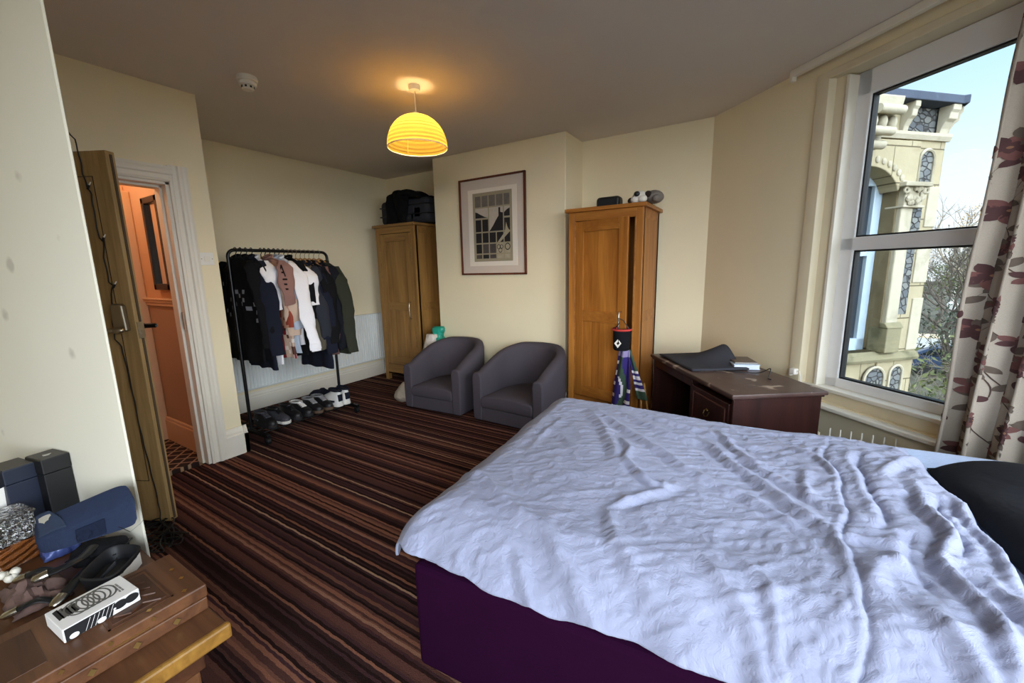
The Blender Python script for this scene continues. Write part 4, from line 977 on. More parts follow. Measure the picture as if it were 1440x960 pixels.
# vertical gathers in the hanging sides
yl2 = yl - (1-tn)**1.2*(.006*np.sin(xl*19+2*np.sin(xl*7))+.004*np.sin(xl*43)) - .5*H*(1-tn)
xl2 = xl2 - (1-ta)**1.2*(.006*np.sin(yl*15+1)+.004*np.sin(yl*37))
Z = topz - drop + (1-tn)*.006*np.sin(xl*9+1) - .035*np.clip((xl-.4)/.9, 0, 1)*np.clip((yl-.7)/.5, 0, 1) - .03*(1-tn)*np.clip((xl-.2)/1.2, 0, 1)
cq = (1-ta)*(1-tn); xl2 = xl2 + .05*cq; yl2 = yl2 + .03*cq; Z = np.maximum(Z + .02*cq, .06)
vsd = [BL(float(x), float(y), float(z)) for x, y, z in zip(xl2.ravel(), yl2.ravel(), Z.ravel())]
w_ = NA+1
b = MB(); b.add(vsd, [(j*w_+i, j*w_+i+1, (j+1)*w_+i+1, (j+1)*w_+i) for j in range(NB) for i in range(NA)])
t = thing('duvet', BL(.7, .6, .55), 'crumpled pale blue white duvet spread over the bed', 'duvet')
b.build('cover', M['duvet'], t, smooth=True, solid=.008, ang=180)
# pillow
b = MB(BL); n = 30
def pl_(u, v, s):
    x = 2*u-1; y = 2*v-1; e = (1-abs(x)**4.5)*(1-abs(y)**4.5)
    k = 1-.10*(x*x*y*y) ; hh = .068*max(0, e)**.5
    return (1.745+.25*x*(1-.05*y*y), .66+.40*y*(1-.05*x*x), .595+s*hh+.008*math.sin(5*x+4*y)*(s > 0)+.03*x)
b.grid(n, n, lambda u, v: pl_(u, v, 1)); b.grid(n, n, lambda u, v: pl_(1-u, v, -1))
t = thing('pillow', BL(1.70, .69, .55), 'black pillow at the head of the bed beside the curtain', 'pillow')
b.build('case', M['pillow'], t, smooth=True, ang=80)

# wire airer between bed and window
t = thing('clothes_airer', (.48, 2.72, 0), 'white wire airer with upright prongs between bed and window sill', 'airer')
p0, p1 = Vector((.30, 2.715)), Vector((.68, 2.695)); dv = p1-p0
b = MB()
for z in (.36, .30): b.tube([(p0.x, p0.y, z), (p1.x, p1.y, z)], .004, 6)
for k in (0, 1):
    p = p0 + dv*k; b.tube([(p.x, p.y, .38), (p.x, p.y, .0)], .006, 8)
    b.tube([(p.x, p.y-.12, .004), (p.x, p.y+.12, .004)], .006, 8)
b.build('frame', M['trimold'], t, smooth=True)
for k in range(7):
    p = p0 + dv*(.127+.117*k); b = MB(); b.tube([(p.x, p.y, .30), (p.x, p.y, .412)], .0035, 6); b.build('prong', M['trim'], t, smooth=True)
mode('onwall')
# ------------------------------------------------------------------ window in the canted wall
def glass_mat(name, tint):
    m = bpy.data.materials.new(name); m.use_nodes = True; nt = m.node_tree; nt.nodes.clear()
    out = nt.nodes.new('ShaderNodeOutputMaterial'); tr = N(nt, 'ShaderNodeBsdfTransparent'); tr.inputs[0].default_value = tint
    gl = N(nt, 'ShaderNodeBsdfGlossy', Roughness=.0); mx = nt.nodes.new('ShaderNodeMixShader'); fr = N(nt, 'ShaderNodeFresnel', IOR=1.45)
    fk = N(nt, 'ShaderNodeMath', operation='MULTIPLY'); nt.links.new(fr.outputs[0], fk.inputs[0]); fk.inputs[1].default_value = .35; nt.links.new(fk.outputs[0], mx.inputs[0]); nt.links.new(tr.outputs[0], mx.inputs[1]); nt.links.new(gl.outputs[0], mx.inputs[2]); nt.links.new(mx.outputs[0], out.inputs[0])
    return m
M['glass'] = glass_mat('window_glass', (.74, .76, .77, 1)); M['glassclear'] = glass_mat('clear_glass', (.97, .98, .98, 1))
b = MB(CW)
b.prism([(.91, 0), (.91, -.012), (.955, -.016), (.985, -.01), (.998, .01), (1.0, .03), (1.055, .04), (1.06, .05), (1.06, .13), (.925, .13)], ZO0, ZO1+.03, xf=lambda s, o, z: (s, o, z))
struct(b.build('trim_window_jamb', M['trimold'], smooth=True, ang=40))
b = MB(CW); b.box(1.058, 1.078, .03, .17, ZO0+.06, ZO1-.02); struct(b.build('trim_window_liner', M['trim'], bevel=.003))
b = MB(CW); b.box(.91, 2.2, -.012, .13, ZO1-.012, ZO1+.035); struct(b.build('trim_window_head', M['trimold'], bevel=.006))
b = MB(CW); b.box(2.08, 2.16, -.012, .16, ZO0, ZO1); struct(b.build('trim_window_jamb_far', M['trimold'], bevel=.006))
b = MB(CW); b.box(.93, 2.2, -.055, .06, .408, .436); struct(b.build('trim_window_sill', M['trim'], bevel=.008, seg=3))
b = MB(CW); b.box(.99, 2.16, .035, .16, .436, .505); struct(b.build('trim_window_apron', M['trimold'], bevel=.003))
b = MB(CW); b.box(.99, 2.16, .015, .16, .505, .528); struct(b.build('trim_window_ledge', M['trim'], bevel=.005))
t = thing('window_1', CW(1.6, .13, .53), 'white plastic framed two pane window in the canted wall', 'window'); struct(t)
FS0, FS1, FZ0, FZ1 = 1.072, 2.10, .524, 2.372
def upvc(b, s0, s1, z0, z1, o0=.10, o1=.16): b.box(s0, s1, o0, o1, z0, z1)
b = MB(CW); upvc(b, FS0, FS0+.082, FZ0, FZ1); upvc(b, FS1-.082, FS1, FZ0, FZ1); upvc(b, FS0, FS1, FZ0, FZ0+.06); upvc(b, FS0, FS1, FZ1-.135, FZ1); upvc(b, FS0, FS1, 1.373, 1.450)
b.build('frame', M['upvc'], t, bevel=.006)
b = MB(CW)
for z0, z1 in ((FZ0+.06, 1.373), (1.450, FZ1-.135)):
    s0, s1 = FS0+.082, FS1-.082; g = .009
    b.box(s0, s0+g, .112, .15, z0, z1); b.box(s1-g, s1, .112, .15, z0, z1); b.box(s0, s1, .112, .15, z0, z0+g); b.box(s0, s1, .112, .15, z1-g, z1)
b.build('gasket', M['gasket'], t)
for z0, z1 in ((FZ0+.066, 1.367), (1.456, FZ1-.141)):
    b = MB(CW); b.box(FS0+.085, FS1-.085, .128, .132, z0, z1); b.build('pane', M['glass'], t)
mode('shell')
# bay window out of view
t = thing('window_2', (1.3, 1.07, .5), 'white framed window of the bay centre beside the bed', 'window'); struct(t)
b = MB()
for y0, y1, z0, z1 in ((.1, .16, .45, 2.42), (1.99, 2.05, .45, 2.42), (.1, 2.05, .45, .51), (.1, 2.05, 2.36, 2.42), (1.05, 1.11, .45, 2.42)): b.box(1.28, 1.34, y0, y1, z0, z1)
b.build('frame', M['upvc'], t, bevel=.006)
t = thing('window_3', DW(.95, .15, .5), 'white framed window of the bay behind the camera', 'window'); struct(t)
b = MB(DW)
for s0, s1, z0, z1 in ((.15, .21, .45, 2.42), (1.69, 1.75, .45, 2.42), (.15, 1.75, .45, .51), (.15, 1.75, 2.36, 2.42)): b.box(s0, s1, .13, .19, z0, z1)
b.build('frame', M['upvc'], t, bevel=.006)
mode('onwall')
# curtain track
t = thing('curtain_track', CW(1.5, -.06, 2.5), 'white curtain track along the ceiling above the window', 'curtain rail')
b = MB(CW); b.box(.775, 2.25, -.085, -.05, 2.455, 2.497); b.box(.775, .80, -.085, -.05, 2.43, 2.46); b.build('rail', M['trim'], t, bevel=.004)
for s in (.9, 1.5, 2.15): MB(CW).box(s-.01, s+.01, -.085, -.002, 2.497, ZC-.05).build('bracket', M['white'], t)

# floral curtain
m, nt, bsd = newmat('curtain_linen'); co = coords(nt)
nz = N(nt, 'ShaderNodeTexNoise', Scale=350.0, Detail=2.0); nt.links.new(co, nz.inputs['Vector'])
nt.links.new(mixc(nt, nz.outputs['Fac'], lin('#9a9084'), lin('#b4aa9e')), bsd.inputs['Base Color']); bsd.inputs['Roughness'].default_value = .95; bsd.inputs['Specular IOR Level'].default_value = .1
M['curtain'] = m
fl = [plain('petal_maroon', '#6b4643', .95, var=.3, vs=30), plain('petal_dark', '#4a2f30', .95, var=.25, vs=30), plain('leaf_taupe', '#5c5047', .95, var=.3, vs=40), plain('stem_brown', '#4a3a34', .95), plain('flower_heart', '#86614a', .95)]
S0, S1, CZ0, CZ1, CL = 1.80, 2.27, .10, 2.455, .86
def curt(u, z, lift=0.0):
    """u: 0..CL along the cloth; folds carry it along the track"""
    v = u/CL; hang = (CZ1-z)/(CZ1-CZ0)
    amp = .020 + .016*hang + .006*math.sin(3*v+z)
    ph = 2*PI*v*4.6 + .35*math.sin(2.2*z+v*5) + .5
    s = S0 + .045*(1-hang) + (S1-S0)*v + .018*math.sin(2*ph) - .004*math.sin(7*z)*(v < .2)
    o = -.095 - amp*math.sin(ph) + .012*math.sin(z*3+v*9)
    return CW(s, o, z)
def curt_n(u, z):
    e = .004; p = Vector(curt(u, z)); a = Vector(curt(u+e, z))-p; c = Vector(curt(u, z+e))-p
    n = a.cross(c).normalized()
    return n if n.dot(Vector((-q_, -q_, 0))) > 0 else -n
def curt_at(u, z, l=.0022):
    p = Vector(curt(u, z)); return tuple(p + curt_n(u, z)*l)
t = thing('floral_curtain', CW(2.0, -.1, CZ0), 'cream curtain printed with maroon flowers, drawn to the right of the window', 'curtain')
b = MB(); b.grid(150, 60, lambda i, j: curt(i*CL, CZ0+(CZ1-CZ0)*j))
nb = len(b.f)
b.build('drape', M['curtain'], t, smooth=True, ang=180)
b = MB(); rf = random.Random(11)
def blob(cu, cz, ang, L_, W_, m, l=.0022, pt=1.0):
    n = 6; vs = []; fs = []
    for i in range(n+1):
        q = i/n; w = W_*math.sin(PI*min(1, q**pt))**.7*(1 if 0 < i < n else .08)
        for k in (-1, 0, 1):
            du = L_*q*math.cos(ang)-k*w*math.sin(ang); dz = L_*q*math.sin(ang)+k*w*math.cos(ang)
            uu = min(CL-.003, max(.003, cu+du)); vs.append(curt_at(uu, cz+dz, l))
    for i in range(n):
        for k in range(2): fs.append((3*i+k, 3*i+k+1, 3*i+k+4, 3*i+k+3))
    b.add(vs, fs, m)
def stem(pts):
    vs = []; 
    for i, (u, z) in enumerate(pts):
        w = .0018
        for k in (-1, 1): vs.append(curt_at(min(CL-.003, max(.003, u+k*w*.7)), z+k*w*.7, .0016))
    b.add(vs, [(2*i, 2*i+1, 2*i+3, 2*i+2) for i in range(len(pts)-1)], 3)
def flower(cu, cz, r, npet, a0):
    for k in range(npet):
        a = a0+2*PI*k/npet+rf.uniform(-.15, .15); blob(cu+.1*r*math.cos(a), cz+.1*r*math.sin(a), a, r*rf.uniform(.85, 1.1), r*.30, 0 if rf.random() < .7 else 1, .0022+.0002*k)
    for k in range(5):
        a = a0+.6+2*PI*k/5; blob(cu, cz, a, r*.45, r*.16, 1, .0036)
    blob(cu-.08*r, cz, 0, r*.22, r*.1, 4, .0042)
row = 0
z = .22
while z < 2.4:
    for c in range(4):
        u = .10 + c*.215 + (.10 if row % 2 else 0) + rf.uniform(-.02, .02); zz = z + rf.uniform(-.03, .03)
        if u > CL-.02: continue
        big = (row+c) % 2 == 0
        flower(u, zz, .053 if big else .040, 7 if big else 6, rf.uniform(0, 2))
        # a curving stem with leaves and a bud
        ex, ez = u+rf.choice((-1, 1))*.08, zz-.15
        cu = [(u+(ex-u)*q+.03*math.sin(q*PI), zz+(ez-zz)*q) for q in [i/10 for i in range(11)]]
        stem(cu)
        for q in (3, 5, 8):
            uu, zq = cu[q]; sd = rf.choice((0, 1)); blob(uu, zq, (PI*.15 if sd else PI*.85)+rf.uniform(-.4, .4), .055, .014, 2 if rf.random() < .75 else 1, .0026)
        blob(ex, ez, rf.uniform(-2.6, -.6), .038, .014, 1, .0026)
        cu2 = [(u+.09*q*(1 if big else -1), zz+.10*q*q+.03*q) for q in [i/8 for i in range(9)]]
        stem(cu2); 
        for q in (4, 8):
            uu, zq = cu2[q]; blob(uu, zq, rf.uniform(0, 2*PI), .048, .013, 2, .0028)
    z += .128; row += 1
b.build('floral_print', fl, t, smooth=True, ang=180)
b = MB(CW); 
for k in range(7): b.box(1.86+.063*k-.004, 1.86+.063*k+.004, -.075, -.062, 2.44, 2.475)
b.build('glider_hooks', M['white'], t)

mode('plain')
# ------------------------------------------------------------------ carved table in the near left corner
TZ = .45
t = thing('carved_table', (-1.7, -.05, 0), 'low carved wooden table in the near left corner beside the white partition', 'table')
b = MB(); b.prism([(-1.084, .372), (-1.64, .368), (-2.45, .19), (-2.45, -.55), (-1.084, -.55)], TZ-.035, TZ); b.build('top_board', M['carved'], t, bevel=.006)
b = MB(); b.box(-1.092, -1.074, -.55, .376, TZ-.04, TZ+.001); b.build('front_edging', M['carvedlight'], t, bevel=.006)
b = MB(); b.prism([(-1.13, .33), (-1.68, .32), (-2.40, .17), (-2.40, -.52), (-1.13, -.52)], TZ-.12, TZ-.036); b.build('apron', M['carveddark'], t, bevel=.004)
for x, y in ((-2.35, -.48), (-2.35, -.02), (-1.17, -.48), (-1.17, .29)):
        b = MB(); b.box(x-.03, x+.03, y-.03, y+.03, 0, TZ-.036); b.build('leg', M['carved'], t, bevel=.006)
BZ = .522
t = thing('carved_box', (-1.28, .1, TZ), 'long carved wooden box with brass diamond inlay on the low table', 'box')
b = MB(); b.box(-1.395, -1.172, -.40, .368, TZ+.002, TZ+.036); b.build('base', M['carved'], t, bevel=.003)
b = MB(); b.box(-1.397, -1.170, -.402, .370, TZ+.038, BZ); b.build('lid', M['carved'], t, bevel=.004)
b = MB()
b.box(-1.36, -1.21, .2, .30, BZ-.002, BZ+.0015)
b.box(-1.36, -1.21, -.35, .10, BZ-.002, BZ+.0015)
b.build('carved_panel', M['carveddark'], t, bevel=.001)
b = MB()
for x0, x1, y0, y1 in ((-1.375, -1.195, .305, .309), (-1.375, -1.195, .19, .194), (-1.375, -1.371, .19, .309), (-1.199, -1.195, .19, .309)): b.box(x0, x1, y0, y1, BZ-.001, BZ+.002)
for k in range(4):
    a0 = -1.34+.035*k
    b.tube([(a0, .21, BZ+.001), (a0+.02, .235, BZ+.003), (a0+.005, .26, BZ+.003), (a0+.025, .29, BZ+.001)], .003, 6)
b.build('carved_scroll', M['carveddark'], t, smooth=True)
def diam(c, u, v, n):
    c = Vector(c); u = Vector(u); v = Vector(v); n = Vector(n)*.0012
    MB().add([c+u+n, c+v+n, c-u+n, c-v+n], [(0, 1, 2, 3)]).build('brass_diamond', M['brass'], t)
for y in (.30, .225, .15, .075, .0): diam((-1.172+.002, y, TZ+.019), (0, .008, 0), (0, 0, .009), (1, 0, 0))
for y in (.26, .185, .11, .035): diam((-1.170+.001, y, TZ+.060), (0, .005, 0), (0, 0, .006), (1, 0, 0))
for x, y in ((-1.19, .33), (-1.25, .345), (-1.31, .345), (-1.19, .26)): diam((x, y, BZ+.0005), (.007, 0, 0), (0, .006, 0), (0, 0, 1))
MB().box(-1.1705, -1.168, .17, .25, TZ+.044, TZ+.046).build('brass_strip', M['brass'], t)

# small patterned white box on the carved box
t = thing('patterned_box', (-1.29, .19, BZ), 'small white box with black curved graphic lying on the carved box', 'box')
A0 = (-1.335, .122); ax = Vector((-.012, .132)); ay = Vector((.1, .008))
def WB(u, v, z): return (A0[0]+ax.x*u+ay.x*v, A0[1]+ax.y*u+ay.y*v, z)
wm = [plain('white_card', '#dedbd8', .5, var=.03), plain('black_ink', '#131315', .5), plain('grey_ink', '#55534f', .5), plain('pale_ink', '#aaa6a2', .5)]
zt_ = BZ+.034
b = MB(WB); b.box(0, 1, 0, 1, BZ+.002, zt_); b.build('carton', wm[0], t, bevel=.0015)
b = MB(WB)
def ringp(cu, cv, ru, rv, w, a0, a1, m, z, n=24):
    for k in range(n):
        p, q = a0+(a1-a0)*k/n, a0+(a1-a0)*(k+1)/n
        ps = [(cu+ru*math.cos(p), cv+rv*math.sin(p)), (cu+ru*math.cos(q), cv+rv*math.sin(q)), (cu+ru*(1-w)*math.cos(q), cv+rv*(1-w)*math.sin(q)), (cu+ru*(1-w)*math.cos(p), cv+rv*(1-w)*math.sin(p))]
        if all(.005 < a < .995 and .01 < c < .99 for a, c in ps): b.add([(a, c, z) for a, c in ps], [(0, 1, 2, 3)], m)
for k in range(6): ringp(.30+.075*k, .42, .15, .33, .16, 0, 2*PI, 2, zt_+.0004+.0001*k)
for k in range(5): b.poly([(.06+.05*k, .15+.02*k, zt_+.0003), (.13+.05*k, .10+.02*k, zt_+.0003), (.13+.05*k, .55, zt_+.0003), (.06+.05*k, .6, zt_+.0003)], 2 if k % 2 else 1)
for k in range(2):
    for j in range(9): b.box(.80+.04*k, .825+.04*k, .30+.05*j, .335+.05*j-.01*(j % 3 == 0), zt_-.001, zt_+.0004, 2)
# front face: black fan, discs and rings
def FB(u, z_, m, e=.001): return (u, 1+e*10, z_)
def fpoly(pts, m, e=.0012): b.add([(u, 1+e*12, BZ+.002+w*.032) for u, w in pts], [tuple(range(len(pts)))], m)
def disc(u, w, r, m, e=.0012): fpoly([(u+r*math.cos(2*PI*k/20), w+r*3.2*math.sin(2*PI*k/20)) for k in range(20)], m, e)
fpoly([(.02, .05), (.6, .05), (.66, .95), (.02, .95)], 1, .001)
for k in range(6): fpoly([(.25+.06*k, .07), (.256+.06*k, .07), (.34+.06*k, .9), (.333+.06*k, .9)], 0, .0015)
disc(.12, .25, .06, 0, .002); disc(.46, .22, .06, 0, .002); disc(.72, .6, .10, 1, .0015); disc(.88, .6, .1, 1, .0015); disc(.64, .5, .02, 0, .002)
b.build('graphic', wm, t)

# open black tray with white label
t = thing('black_tray', (-1.52, .27, TZ), 'open black rubber tray with a white label beside the blue bag', 'tray')
def TRY(u, v, z): # u along the long axis, v across
    return (-1.53 - .055*u + .045*v, .277 + .052*u + .028*v, z)
def sup(n, r): return [(r*math.copysign(abs(math.cos(a))**.5, math.cos(a)), r*math.copysign(abs(math.sin(a))**.6, math.sin(a))) for a in [2*PI*k/n for k in range(n)]]
b = MB(TRY); n = 36; rg = []
for r_, z in ((.80, TZ+.002), (.88, TZ+.004), (1.0, TZ+.05), (1.02, TZ+.056), (.96, TZ+.060), (.90, TZ+.056), (.84, TZ+.02), (.1, TZ+.018)): rg.append([(x, y, z) for x, y in sup(n, r_)])
b.rings(rg); b.build('shell', plain('black_rubber', '#17171a', .55, bs=80, bstr=.1), t, smooth=True, ang=50)
b = MB(TRY); b.grid(6, 3, lambda u, v: (-.55+1.2*u, .965 - .02 + .0*v + .055*(1-abs(2*u-1)**4)*.5, TZ+.012+.036*v)); b.build('label', M['white'], t, solid=.0012)
b = MB(TRY); b.tube([(-.5, -.2, TZ+.03), (.1, .1, TZ+.045), (.5, -.2, TZ+.04)], [.01, .02, .012], 8, flat=.4); b.build('cloth_scrap', plain('charcoal_felt', '#2c2c30', .95), t, smooth=True)

# blue zip bag leaning on the clutter
t = thing('blue_bag', (-1.66, .26, .53), 'navy blue padded zip bag with a flap and grey badge on the low table', 'bag')
BC = {k: Vector(v) for k, v in dict(FLb=(-1.6904, 0.1726, 0.53), FRb=(-1.4855, 0.3377, 0.6), FLt=(-1.6885, 0.1696, 0.575), FRt=(-1.5178, 0.3481, 0.665), BLt=(-1.757, 0.1832, 0.61), BRt=(-1.5822, 0.3501, 0.7)).items()}
BC['BLb'] = BC['FLb'] + BC['BLt'] - BC['FLt']; BC['BRb'] = BC['FRb'] + BC['BRt'] - BC['FRt']
def BG(u, v, w):
    a, c, d = (u+1)/2, (v+1)/2, (w+1)/2; L = lambda p, q, k: p + (q-p)*k
    lo = L(L(BC['FLb'], BC['FRb'], a), L(BC['BLb'], BC['BRb'], a), c); hi = L(L(BC['FLt'], BC['FRt'], a), L(BC['BLt'], BC['BRt'], a), c)
    return tuple(L(lo, hi, d))
def rrect(n, r=.72, sx=1, sy=1): return [(sx*math.copysign(abs(math.cos(a))**.3, math.cos(a)), sy*math.copysign(abs(math.sin(a))**.3, math.sin(a))) for a in [2*PI*k/n for k in range(n)]]
blue = fabric('navy_blue_nylon', '#232c42', wr=22, wrs=.35); blued = fabric('dark_navy_piping', '#141c30', wr=30)
b = MB(BG); n = 44; rg = []
for s_, w in ((.90, -1), (.98, -.96), (1.02, -.7), (1.02, .7), (.99, .95), (.93, 1.06), (.3, 1.14)): rg.append([(x*s_, y*s_, w) for x, y in rrect(n)])
b.rings(rg); b.build('body', blue, t, smooth=True, ang=45)
for w in (.78, .28):
    b = MB(BG); q = [(x*1.01, y*1.01, w) for x, y in rrect(44)]; b.tube(q+[q[0]], .0035, 6, cap=False); b.build('piping' if w > .5 else 'zip', blued, t, smooth=True)
b = MB(BG); b.grid(10, 14, lambda u, v: (-.93+.55*u*(1-.5*v*v), -.8+1.75*v, 1.08+.10*math.sin(u*PI)+.45*v*v)); b.build('flap', fabric('flap_blue', '#2b3446', wr=20), t, smooth=True, solid=.006)
b = MB(BG); b.grid(3, 6, lambda u, v: (-.88+.34*u*(1-.3*v), -.3+.9*v, 1.20+.09*math.sin(u*PI)+.14*v+.22*v*v)); b.build('badge', plain('grey_badge', '#9b968a', .6), t, solid=.003)
b = MB(BG); b.box(-.25, .35, -1.12, -.98, -.75, .6); b.build('strap_patch', blued, t, bevel=.003)
b = MB(BG); b.tube([(-.1+.16*math.cos(2*PI*k/20), -1.2-.05*abs(math.sin(2*PI*k/20)), -.1+.45*math.sin(2*PI*k/20)) for k in range(21)], .004, 6, cap=False); b.build('ring', M['blackp'], t, smooth=True)
b = MB(BG); b.tube([(.6, -1.02, -.6), (.8, -1.25, -1.1), (1.05, -.9, -1.0), (1.15, -.4, -1.2)], .012, 8, flat=.3); b.build('strap', M['blackp'], t, smooth=True)

t = thing('black_pouch', (-1.62, .29, TZ), 'flat black pouch lying under the raised end of the blue bag', 'pouch')
b = MB(rotz(-1.67, .285, .8)); b.box(-.06, .06, -.04, .04, TZ+.002, TZ+.06); b.build('pouch', fabric('black_nylon', '#101013', wr=20), t, bevel=.02, seg=4, smooth=True)
b = MB(rotz(-1.67, .285, .8)); b.box(-.062, .062, -.042, .042, TZ+.034, TZ+.038); b.build('zip', M['black'], t, bevel=.002)
# boxes, decanter and clutter at the back of the table
def carton(name, label, x0, x1, y0, y1, z1, mats, lidm, rot=0, lab=False):
    cx, cy = (x0+x1)/2, (y0+y1)/2; f = rotz(cx, cy, rot); a, c = (x1-x0)/2, (y1-y0)/2
    t = thing(name, (cx, cy, TZ), label, 'box', 'boxes standing at the back of the low table')
    b = MB(f); b.box(-a, a, -c, c, TZ+.002, z1-.05); b.build('carton', mats, t, bevel=.002)
    b = MB(f); b.box(-a-.001, a+.001, -c-.001, c+.001, z1-.049, z1); l = b.build('lid', mats, t, bevel=.003)
    b = MB(f); b.box(-a+.002, a-.002, -c+.002, c-.002, z1-.001, z1+.0012); b.build('top_face', lidm, l)
    if lab:
        b = MB(f); b.box(a, a+.0015, c-.055, c-.02, TZ+.03, TZ+.055); b.build('label', M['white'], t)
    return t
gd = plain('dark_grey_card', '#4a4743', .6, var=.15)
t = carton('gift_box', 'tall black box standing nearest the partition edge', -2.03, -1.935, .232, .299, .73, plain('black_card', '#0c0c0f', .5), gd, .2)
b = MB(); b.box(-1.985, -1.981, .255, .275, .731, .7322); b.box(-1.975, -1.971, .255, .27, .731, .7322); b.build('lid_print', plain('silver_print', '#b5b0a6', .4), t)
carton('gift_box', 'tall navy box with a small white label, middle of three boxes', -2.065, -1.965, .155, .227, .72, plain('navy_card', '#141b2e', .5), gd, .2, True)
carton('gift_box', 'gold topped green box at the photo edge beside the navy box', -2.09, -1.99, .078, .15, .72, plain('mottled_green_gold_card', '#4d4426', .45, var=.5, vs=40), plain('gold_card', '#c49a50', .4, .4), .2)
t = thing('dark_canister', (-1.93, .07, TZ), 'black round canister in front of the gold topped box', 'canister')
b = MB(); b.lathe([(0, TZ+.002), (.035, TZ+.002), (.036, .62), (.0, .62)], (-1.93, .07, 0), 24); b.build('body', M['blackp'], t, smooth=True)
b = MB(); b.lathe([(.0375, .60), (.0375, .64), (.033, .645), (0, .645)], (-1.93, .07, 0), 24); b.build('lid', M['black'], t, smooth=True)
t = thing('whisky_decanter', (-1.90, .15, TZ), 'square cut glass decanter half full of amber spirit', 'decanter')
gls = bpy.data.materials.new('cut_glass'); gls.use_nodes = True; nt = gls.node_tree; pb = nt.nodes['Principled BSDF']
pb.inputs['Transmission Weight'].default_value = 1; pb.inputs['Roughness'].default_value = .03; pb.inputs['IOR'].default_value = 1.5; pb.inputs['Base Color'].default_value = (.96, .96, .96, 1)
bn = N(nt, 'ShaderNodeTexVoronoi', Scale=60.0); nt.links.new(coords(nt), bn.inputs['Vector']); bump(nt, pb, bn.outputs['Distance'], .8, .02)
amb = bpy.data.materials.new('amber_spirit'); amb.use_nodes = True; nt = amb.node_tree; pb = nt.nodes['Principled BSDF']
pb.inputs['Transmission Weight'].default_value = .75; pb.inputs['Roughness'].default_value = .12; pb.inputs['IOR'].default_value = 1.35; pb.inputs['Base Color'].default_value = (.62, .20, .05, 1)
bn = N(nt, 'ShaderNodeTexWave', Scale=28.0, Distortion=2.0); nt.links.new(coords(nt, (1, 1, 1), (.5, .5, .3)), bn.inputs['Vector']); bump(nt, pb, bn.outputs['Fac'], .6, .02)
f = rotz(-1.90, .145, .2)
b = MB(f); b.box(-.048, .048, -.045, .045, .525, .605); b.build('upper_glass', gls, t, bevel=.006)
b = MB(f); b.box(-.0475, .0475, -.0445, .0445, TZ+.004, .524); b.build('spirit', amb, t, bevel=.006)
b = MB(f); b.box(-.052, .052, -.049, .049, .602, .612); b.build('shoulder', gls, t, bevel=.004)
b = MB(f); b.grid(4, 8, lambda u, v: (.049, -.04+.08*v, .612+.03*u)); 
t2 = thing('paper_slip', (-1.98, .13, .612), 'torn white paper slip behind the glass decanter', 'paper')
b = MB(); b.grid(5, 5, lambda u, v: (-2.0+.03*u, .10+.10*v, TZ+.02+.185*u+.02*v)); b.build('sheet', M['white'], t2, solid=.001)
def crink(x0, x1, y0, y1, z0, h, sd, n=14):
    return lambda u, v: (x0+(x1-x0)*u+.01*mn.noise(Vector((u*6, v*6, sd))), y0+(y1-y0)*v+.01*mn.noise(Vector((u*6, v*6, sd+4))), z0+h*max(0, math.sin(PI*u)*math.sin(PI*v))**.6*(.7+.6*mn.noise(Vector((u*7, v*7, sd+9)))))
b = MB(); b.grid(16, 16, crink(-1.92, -1.80, .19, .27, TZ+.004, .10, 3)); 
tag(b.build('snack_packet', plain('blue_white_foil', '#4a5a96', .3, .1, .9, 22), smooth=True, solid=.002, loc=(-1.86, .23, TZ)), 'crumpled blue and white packet between decanter and blue bag', 'packet')
b = MB(); b.grid(18, 16, crink(-1.74, -1.55, .09, .20, TZ+.004, .05, 7))
tag(b.build('patterned_cloth', plain('mauve_brown_cloth', '#6b534c', .95, var=.6, vs=30, bs=60), smooth=True, solid=.003, loc=(-1.65, .14, TZ)), 'rumpled mauve brown patterned cloth under the leather straps', 'cloth')
b = MB(); 
for k in range(5): b.ball((-1.70+.013*math.cos(k*1.4), .112+.013*math.sin(k*1.7), .505+.008*(k % 2)), (.013, .011, .011), 12)
tag(b.build('white_trinket', plain('white_ceramic', '#d8d2c4', .35), smooth=True, loc=(-1.70, .115, .5)), 'small white knobbly ornament beside the decanter', 'ornament')
# leather straps with metal clasps
def strap(label, pts, w=.013, clasp=True):
    t = thing('leather_strap', pts[0], label, 'strap', 'black straps on the low table')
    sp = []
    P = [Vector(p) for p in pts]
    for i in range(len(P)-1):
        p0, p1, p2, p3 = P[max(0, i-1)], P[i], P[i+1], P[min(len(P)-1, i+2)]
        for k in range(6):
            u = k/6; sp.append(.5*((2*p1)+(-p0+p2)*u+(2*p0-5*p1+4*p2-p3)*u*u+(-p0+3*p1-3*p2+p3)*u**3))
    sp.append(P[-1])
    b = MB(); b.tube(sp, w, 10, flat=.45); b.build('band', plain('black_leather', '#121214', .4, bs=90, bstr=.3), t, smooth=True)
    if clasp:
        d = (P[0]-P[1]).normalized(); b = MB(); b.tube([P[0]-d*.006, P[0]+d*.004, P[0]+d*.02, P[0]+d*.026], [w*1.12, w*1.15, w*1.05, w*.6], 14, flat=.75); b.build('clasp', M['chrome'], t, smooth=True)
    return t
strap('black strap with chrome clasp, the front one of the pair', [(-1.52, .172, .475), (-1.555, .215, .49), (-1.62, .26, .485), (-1.70, .31, .48)], .014)
strap('black strap with chrome clasp lying behind the front strap', [(-1.60, .165, .515), (-1.59, .20, .52), (-1.61, .235, .515), (-1.66, .27, .51)], .014)
strap('thin black strap with a silver end at the photo edge', [(-1.56, .10, .475), (-1.545, .135, .485), (-1.53, .16, .47)], .011)
strap('black strap ending in a silver tip beside the mauve cloth', [(-1.64, .135, .515), (-1.62, .16, .525), (-1.60, .185, .51)], .011)
